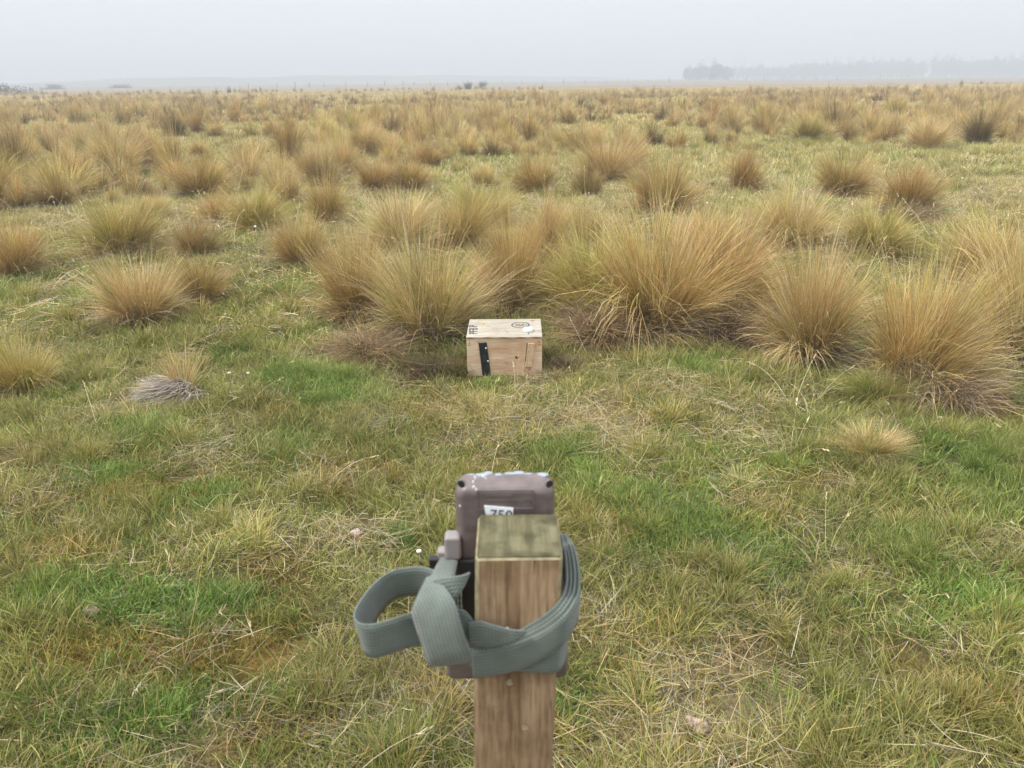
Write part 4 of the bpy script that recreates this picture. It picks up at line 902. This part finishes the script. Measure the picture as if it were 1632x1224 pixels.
def ribbon(name, rows, parent, th=.0018, mat=WEB, sub=7):
    """strap from rows of (edge A px, edge A distance, edge B px, edge B distance); smooth along its run"""
    A = [at_d(r_[0][0], r_[0][1], r_[1]) for r_ in rows]; B = [at_d(r_[2][0], r_[2][1], r_[3]) for r_ in rows]
    return ribbon3(name, A, B, parent, th, mat, sub)
def catmull(P, sub):
    out = []; n = len(P)
    for i in range(n - 1):
        p0, p1, p2, p3 = P[max(0, i - 1)], P[i], P[i + 1], P[min(n - 1, i + 2)]
        for k in range(sub):
            t = k / sub; out.append(.5 * ((2 * p1) + (p2 - p0) * t + (2 * p0 - 5 * p1 + 4 * p2 - p3) * t * t + (3 * p1 - p0 - 3 * p2 + p3) * t ** 3))
    return out + [P[-1]]
def ribbon3(name, A, B, parent, th=.0018, mat=WEB, sub=7):
    A, B = catmull(A, sub), catmull(B, sub); n = len(A); m = 5; bm = bmesh.new(); uvl = bm.loops.layers.uv.new('UVMap'); grids = []; us = [0.0]
    for i in range(1, n): us.append(us[-1] + (((A[i] + B[i]) / 2) - ((A[i - 1] + B[i - 1]) / 2)).length)
    nor = []
    for i in range(n):
        t = (A[min(n - 1, i + 1)] + B[min(n - 1, i + 1)]) - (A[max(0, i - 1)] + B[max(0, i - 1)]); nn = t.cross(B[i] - A[i])
        nor.append(nn.normalized() if nn.length > 1e-9 else (nor[-1] if nor else Vector((0, -1, 0))))
    for sgn in (-.5, .5):
        grids.append([[bm.verts.new(A[i].lerp(B[i], j / m) + nor[i] * th * sgn * (1.0 if 0 < j < m else .55)) for j in range(m + 1)] for i in range(n)])
    def face(vs, uv):
        f = bm.faces.new(vs); f.smooth = True
        for l, q in zip(f.loops, uv): l[uvl].uv = q
    wdt = [(B[i] - A[i]).length for i in range(n)]
    for g, flip in ((grids[0], False), (grids[1], True)):
        for i in range(n - 1):
            for j in range(m):
                vs = [g[i][j], g[i + 1][j], g[i + 1][j + 1], g[i][j + 1]]; uv = [(us[i], wdt[i] * j / m), (us[i + 1], wdt[i + 1] * j / m), (us[i + 1], wdt[i + 1] * (j + 1) / m), (us[i], wdt[i] * (j + 1) / m)]
                face(vs[::-1] if flip else vs, uv[::-1] if flip else uv)
    a, b = grids
    for i in range(n - 1):
        for j in (0, m): face([a[i][j], b[i][j], b[i + 1][j], a[i + 1][j]], [(us[i], 0), (us[i], .001), (us[i + 1], .001), (us[i + 1], 0)])
    for i in (0, n - 1):
        for j in range(m): face([a[i][j], a[i][j + 1], b[i][j + 1], b[i][j]], [(0, 0), (0, .002), (.001, .002), (.001, 0)])
    bmesh.ops.recalc_face_normals(bm, faces=bm.faces)
    me = bpy.data.meshes.new(name); bm.to_mesh(me); bm.free(); o = new_obj(name, me, parent, mat)
    return o
def strap():
    e = empty('webbing_strap', (0, 0, 0)); tag(e, 'grey green webbing strap knotted round post and trail camera, a loop hanging left', 'strap'); zt = Z_TOP - .082
    def lvl(px, py, z): return on_z(px, py, z)
    # stacked wraps sweeping from behind the camera round the right side and across the post
    inner = [(894, 850), (901, 878), (904, 910), (902, 935), (895, 952), (880, 970), (855, 988), (823, 1005), (790, 1018), (752, 1030)]
    outer = [(902, 850), (915, 872), (922, 902), (922, 935), (915, 956), (898, 980), (868, 1003), (828, 1022), (790, 1031), (752, 1036)]
    for k in range(4):
        f = k / 3.0; ds = [YB + .030, YF + .066, YF + .036, YF + .014, YF - .001] + [YF - .0035 - .0034 * k] * 5
        tops = [at_d(a[0] + (b[0] - a[0]) * f, a[1] + (b[1] - a[1]) * f, d_) + Vector((0, 0, -.0012 * (k % 2))) for a, b, d_ in zip(inner, outer, ds)]
        bots = [p + Vector((0, 0, -.036 + .002 * k)) for p in tops]
        ribbon3('wrap', tops, bots, e, .0033)
    # lower straight band across the post face
    ribbon('lower_band', [((744, 1034), YF - .010, (750, 1064), YF - .0105), ((790, 1034), YF - .0085, (800, 1068), YF - .0095), ((840, 1030), YF - .0075, (845, 1071), YF - .0095), ((878, 1024), YF - .0065, (880, 1072), YF - .0095), ((896, 1014), YF - .002, (893, 1066), YF - .004), ((904, 995), YF + .018, (903, 1044), YF + .018), ((904, 968), YF + .05, (905, 1012), YF + .05)], e)
    # left wraps from the camera down to the knot
    for k in range(3):
        o_ = k * 5.0
        T_ = [lvl(758 - o_, 838 + o_ * .3, zt), lvl(746 - o_ * 1.2, 856, zt), lvl(738 - o_ * 1.3, 880, zt), lvl(735 - o_ * 1.4, 912, zt), lvl(735 - o_, 945, zt)]
        ribbon3('wrap', T_, [p + Vector((0, 0, -.034)) for p in T_], e, .002)
    dk = YF - .022
    ribbon('knot_feed', [((734, 858), .70, (716, 868), .68), ((731, 885), .655, (700, 893), .64), ((727, 908), .615, (689, 913), .60), ((722, 930), .58, (680, 930), .57), ((715, 950), .56, (672, 950), .555)], e, .002)
    ribbon('knot_wrap', [((699, 920), .585, (679, 921), .58), ((702, 927), .558, (675, 930), .556), ((716, 945), .535, (664, 953), .54), ((727, 966), .523, (656, 975), .533), ((734, 992), .516, (663, 1000), .527), ((743, 1022), .513, (672, 1027), .522), ((752, 1045), .515, (680, 1054), .522), ((752, 1054), .524, (686, 1062), .532), ((746, 1050), .545, (690, 1058), .548)], e, .0024)
    ribbon('knot_fold', [((748, 912), .566, (747, 916), .566), ((738, 916), .559, (741, 932), .556), ((722, 918), .552, (733, 945), .547), ((706, 920), .551, (722, 958), .543), ((690, 924), .556, (705, 962), .55)], e, .0024)
    ribbon('knot_tail', [((716, 975), .55, (708, 1010), .555), ((738, 972), .552, (733, 1012), .553), ((752, 985), .556, (748, 1024), .556), ((760, 1002), .559, (757, 1040), .559)], e, .002)
    # triangular crossing piece over the post face
    ribbon('crossing_band', [((746, 992), YF - .018, (750, 1030), YF - .019), ((766, 990), YF - .017, (769, 1032), YF - .0185), ((792, 997), YF - .0165, (794, 1030), YF - .0175), ((816, 1003), YF - .0165, (817, 1025), YF - .0172), ((838, 1004), YF - .016, (838, 1012), YF - .0165)], e, .0016)
    # hanging loop
    zl = CAM_H - .43; zl2 = zl - .037
    top = [(700, 912), (676, 904), (650, 904), (622, 911), (598, 928), (579, 950), (566, 972), (565, 986), (577, 994), (597, 994), (622, 987), (650, 978), (684, 972)]
    A = [on_z(x, y, zl) for x, y in top]; ctr = sum(A, Vector()) / len(A); B = []
    for i, p in enumerate(A):
        q = Vector((p.x, p.y, zl2)); k = .96 if i > 6 else 1.0; B.append(Vector((ctr.x + (q.x - ctr.x) * (.80 if 4 < i < 9 else .93), ctr.y + (q.y - ctr.y) * k, zl2 + (.004 if i < 4 else 0))))
    ribbon3('loop', A, B, e, .0021)
strap()

# ------------------------------------------------------------------ wire fence
def fence():
    e = empty('wire_fence', (0, 0, 0)); tag(e, 'thin wire and post fence crossing the plain below the horizon', 'fence')
    xs = [395, 441, 470, 492, 516, 551, 585, 613, 642, 660, 686, 713, 739, 774, 800, 832, 867, 898, 932, 967, 1000, 1033, 1067, 1098, 1130, 1160, 1189, 1218, 1247, 1280, 1301, 1334, 1370, 1402, 1436, 1446, 1470, 1505, 1540, 1592, 1615, 1650, 1690]
    bm = bmesh.new(); bm_box(bm, (-.06, -.06, -.2), (.06, .06, 1.25), .02, 1); me = bpy.data.meshes.new('fence_post'); bm.to_mesh(me); bm.free(); me.materials.append(POST_FAR)
    pts = []
    for x in xs:
        d = 205 + (x - 395) / 1237 * 130; p = at_d(x, 130, d); k = random.uniform(.8, 1.15)
        o = new_obj('fence_post', me, e); o.location = (p.x, d, 0); o.scale = (random.uniform(.8, 1.3), 1, k); o.rotation_euler = (0, random.gauss(0, .03), 0); pts.append(Vector((p.x, d, 0)))
    for h in (.35, .75, 1.1):
        bm = bmesh.new(); prev = None
        for p in pts:
            c = [bm.verts.new((p.x, p.y + dy, h + dz)) for dy, dz in ((-.008, -.006), (.008, -.006), (0, .008))]
            if prev:
                for i in range(3): bm.faces.new((prev[i], prev[(i + 1) % 3], c[(i + 1) % 3], c[i]))
            prev = c
        bm_obj('wire', bm, STEEL, e)
POST_FAR = plain('grey_fence_timber', (.10, .09, .08), .9, .1)
fence()

# ------------------------------------------------------------------ far trees, shrubs and scrub
def leafy(n, r, rx, ry, rz, cz, leaf, lobes=9, cols=((2, (.035, .05, .022)), (1, (.055, .075, .03)), (1, (.028, .038, .02)))):
    c = r.normal(0, .42, (lobes, 3)) * np.array((rx, ry, rz)); c[:, 2] += cz; rad = r.uniform(.3, .55, lobes)[:, None] * np.array((rx, ry, rz))
    k = r.integers(0, lobes, n); d = r.normal(0, 1, (n, 3)); d /= np.linalg.norm(d, axis=1, keepdims=True); root = c[k] + d * rad[k] * r.uniform(.55, 1.05, (n, 1))
    root[:, 2] = np.abs(root[:, 2]) * np.where(root[:, 2] < 0, .6, 1); col = pick(n, cols, r, .2)
    return blades(root, r.uniform(0, 6.28, n), r.uniform(.3, 1.9, n), r.uniform(0, .6, n), leaf * r.uniform(.7, 1.5, n), leaf * .6 * r.uniform(.7, 1.3, n), ([0, 1], [col, col]), 2, None, r)
BARK = plain('dark_bark', (.07, .055, .045), .95, .05)
def trunk_mesh(h, r0):
    bm = bmesh.new(); prev = None
    for k in range(6):
        z = h * k / 5; r_ = r0 * (1 - .75 * k / 5); c = [bm.verts.new((r_ * math.cos(a) + .03 * h * math.sin(k), r_ * math.sin(a), z - .3)) for a in np.linspace(0, 2 * math.pi, 8)[:-1]]
        if prev:
            for i in range(7): bm.faces.new((prev[i], prev[(i + 1) % 7], c[(i + 1) % 7], c[i]))
        prev = c
    for s in range(5):
        z = h * (.35 + .1 * s); a = s * 2.3; p0 = Vector((0, 0, z)); p1 = p0 + Vector((math.cos(a), math.sin(a), .8)) * h * .2; sd_ = Vector((-math.sin(a), math.cos(a), 0)) * r0 * .3
        bm.faces.new([bm.verts.new(v) for v in (p0 - sd_, p0 + sd_, p1)]); bm.faces.new([bm.verts.new(v) for v in (p0 - Vector((0, 0, r0 * .3)), p0 + Vector((0, 0, r0 * .3)), p1)])
    me = bpy.data.meshes.new('trunk'); bm.to_mesh(me); bm.free(); me.materials.append(BARK); return me
def trees():
    tm = []
    for i in range(5):
        r = np.random.default_rng(60 + i); tm.append((trunk_mesh(9, .28), raw_mesh('crown', leafy(1700, r, 2.9, 2.9, 5.2, 4.6, .7, 30), GRASS_O)))
    def tree(x, d, h, wk, label, group):
        p = at_d(x, 120, d); e = empty('tree', (p.x, d, 0), random.uniform(0, 6.28)); tag(e, label, 'tree', group); t, c = random.choice(tm)
        for nm, m_ in (('trunk', t), ('crown', c)): o = new_obj(nm, m_, e); o.scale = (h / 10.5 * wk, h / 10.5 * wk, h / 10.5)
    x = 1095
    while x < 1168:
        f = (x - 1095) / 73; tree(x, 470 + random.uniform(-25, 25), 6.4 + 1.5 * math.sin(f * 2.6) + random.uniform(-1.1, 1.1), 1.15, 'tree in the darker rounded grove at the left end of the far tree line', 'trees of the darker grove'); x += 7.5
    x = 1170
    while x < 1760:
        if not (1471 < x < 1482):
            first = x < 1476; d = 610 - (x - 1170) * .06; h = (8.0 + min(1, (x - 1170) / 240) * 3.2 if first else 11.2) + random.uniform(-1.5, 1.3)
            tree(x, d + random.uniform(-5, 5), h, .85, 'hazy tree in the long shelterbelt left of its gap' if first else 'hazy tree in the shelterbelt right of the gap, near the picture edge', 'shelterbelt left of the gap' if first else 'shelterbelt right of the gap')
        x += random.uniform(5.5, 7.5)
trees()
def shrubs():
    for x, y, h, lb in ((746, 142.5, 1.25, 'dark upright rush bush on the far plain, left of a pair'), (769, 141, 1.25, 'dark upright rush bush on the far plain, right of a pair')):
        r = np.random.default_rng(int(x)); n = 170; p = on_z(x, y); root, a, q = disc(n, .34, r); c = pick(n, [(2, (.035, .055, .02)), (1, (.06, .075, .03)), (.4, (.12, .1, .05))], r)
        v = blades(root, a, q * R(30) + r.normal(0, R(9), n), r.uniform(0, .3, n), r.uniform(.4, 1.25, n) * h, np.full(n, .05), ([0, 1], [c * .8, c]), 3, None, r)
        e = empty('rush_bush', (p.x, p.y, 0)); tag(e, lb, 'bush'); new_obj('leaf_blades', raw_mesh('leaf_blades', v, GRASS_O), e)
        new_obj('dead_stems', raw_mesh('dead_stems', tussock_thatch(60, r, 3, .05), GRASS_O), e)
    for x, y, w_, h, lb in ((2, 150, 10.0, 1.7, 'dark scrub mound at the left edge below the horizon'), (85, 141, 6, 1.2, 'low grey scrub between the dark scrub mound and the dunes'), (195, 139, 7, 1.0, 'long low scrub patch in front of the dunes')):
        r = np.random.default_rng(int(x) + 3); p = on_z(x, y + 1.5); d = p.y
        v = leafy(2600, r, w_ * .62, 3.0, h * .8, h * .25, .22, 26); v[0][:, 2] = np.maximum(v[0][:, 2], -.05)
        e = empty('scrub', (p.x, p.y, 0)); tag(e, lb, 'scrub'); new_obj('crown', raw_mesh('crown', v, GRASS_O), e); o = new_obj('stem', trunk_mesh(h, .12), e)
shrubs()

# ------------------------------------------------------------------ mushrooms and stones
SHROOM = plain('mushroom_cap', (.74, .71, .64), .6, .3, 0, .08, 80); STEMM = plain('mushroom_stem', (.62, .57, .48), .7, .2, 0, .1, 80); STONE = plain('pinkish_stone', (.40, .31, .26), .85, .15, 0, .2, 25, .4)
def mushroom_set():
    c = lathe([(.5, 0), (.56, .12), (.48, .34), (.25, .5), (.03, .55)], 14); cm = bpy.data.meshes.new('cap'); bmesh.ops.recalc_face_normals(c, faces=c.faces); c.to_mesh(cm); c.free(); cm.materials.append(SHROOM)
    for p in cm.polygons: p.use_smooth = True
    s = lathe([(.13, -.9), (.11, -.3), (.14, .02)], 8); sm = bpy.data.meshes.new('stem'); s.to_mesh(sm); s.free(); sm.materials.append(STEMM)
    spots = [(367, 604, 'white mushroom left of a pair beside the collapsed grey clump', None), (397, 604, 'white mushroom right of a pair beside the collapsed grey clump', None), (1434, 627, 'white mushroom under the nearest tussock on the right', None), (1496, 678, 'white mushroom among the trailing pale blades at right', None),
             (668, 881, 'white mushroom on a thin stalk left of the trail camera', None), (644, 566, 'white mushroom on the dark litter left of the box', None), (55, 444, 'white mushroom by the left edge golden tussock', None), (361, 512, 'pale mushroom right of the isolated left tussock', None), (1457, 437, 'white mushroom behind the nearest tussocks at right', None), (1469, 418, 'white mushroom above another behind the nearest right tussocks', None)]
    g = 'tiny white mushrooms dotted over the middle ground'
    rd = random.Random(12)
    far = [(725, 225), (840, 255), (800, 275), (950, 302), (938, 320), (1005, 322), (1140, 255), (1165, 332), (1125, 345), (1515, 265), (1535, 278), (1530, 300), (1595, 265), (1395, 232), (1200, 226), (180, 248), (255, 400), (410, 385), (90, 340), (568, 305), (690, 312), (1290, 318), (1095, 240), (860, 285), (1560, 315), (740, 218)]
    for x, y in far: spots.append((x, y, 'tiny white mushroom dot on the middle ground grass among the tussocks', g))
    for x, y, lb, gr in spots:
        p = on_z(x, y); d = p.y; sz = .017 if y > 400 else rd.uniform(.016, .028); lift = .028 if y > 400 else .12
        e = empty('mushroom', (p.x, p.y, float(height(p.x, p.y)) + lift)); tag(e, lb, 'mushroom', gr)
        for nm, m_ in (('cap', cm), ('stem', sm)): o = new_obj(nm, m_, e); o.scale = (sz, sz, sz if nm == 'cap' else lift * 1.15)
    for x, y, s, lb in ((150, 988, .016, 'small tan stone beside the green patch at left'), (1113, 1160, .022, 'pale pinkish stone in the grass at lower right'), (568, 854, .016, 'small pinkish stone left of the trail camera'), (742, 768, .012, 'tiny grey stone in the turf left of the camera top')):
        bm = bmesh.new(); bmesh.ops.create_icosphere(bm, subdivisions=3, radius=s); r = random.Random(int(x))
        ph = [r.uniform(0, 6) for _ in range(6)]
        for v in bm.verts:
            n_ = v.co.normalized(); v.co *= 1 + .14 * math.sin(n_.x * 4 + ph[0]) + .12 * math.sin(n_.y * 5 + ph[1]) + .06 * math.sin(n_.z * 9 + ph[2]) + .04 * math.sin((n_.x + n_.y) * 13 + ph[3])
            v.co.x *= 1.4; v.co.z *= .7
        p = on_z(x, y); o = bm_obj('stone', bm, STONE, None, True); o.location = (p.x, p.y, float(height(p.x, p.y)) + .022); o.rotation_euler = (.1, .2, r.uniform(-.6, .6)); tag(o, lb, 'stone')
mushroom_set()

# ------------------------------------------------------------------ sea fog
def haze():
    bm = bmesh.new(); bm_box(bm, (-2450, -2450, -2.5), (2450, 2450, 19)); m = bpy.data.materials.new('fog_air'); m.use_nodes = True; t = m.node_tree; t.nodes.clear()
    v = N(t, 'ShaderNodeVolumePrincipled'); v.inputs['Color'].default_value = (.57, .61, .66, 1); v.inputs['Density'].default_value = HAZE; v.inputs['Anisotropy'].default_value = 0.0
    o = N(t, 'ShaderNodeOutputMaterial'); t.links.new(v.outputs[0], o.inputs['Volume'])
    h = bm_obj('haze', bm, m); tag(h, 'pale sea fog lying over the whole plain', 'fog', kind='stuff')
HAZE = .0032
haze()
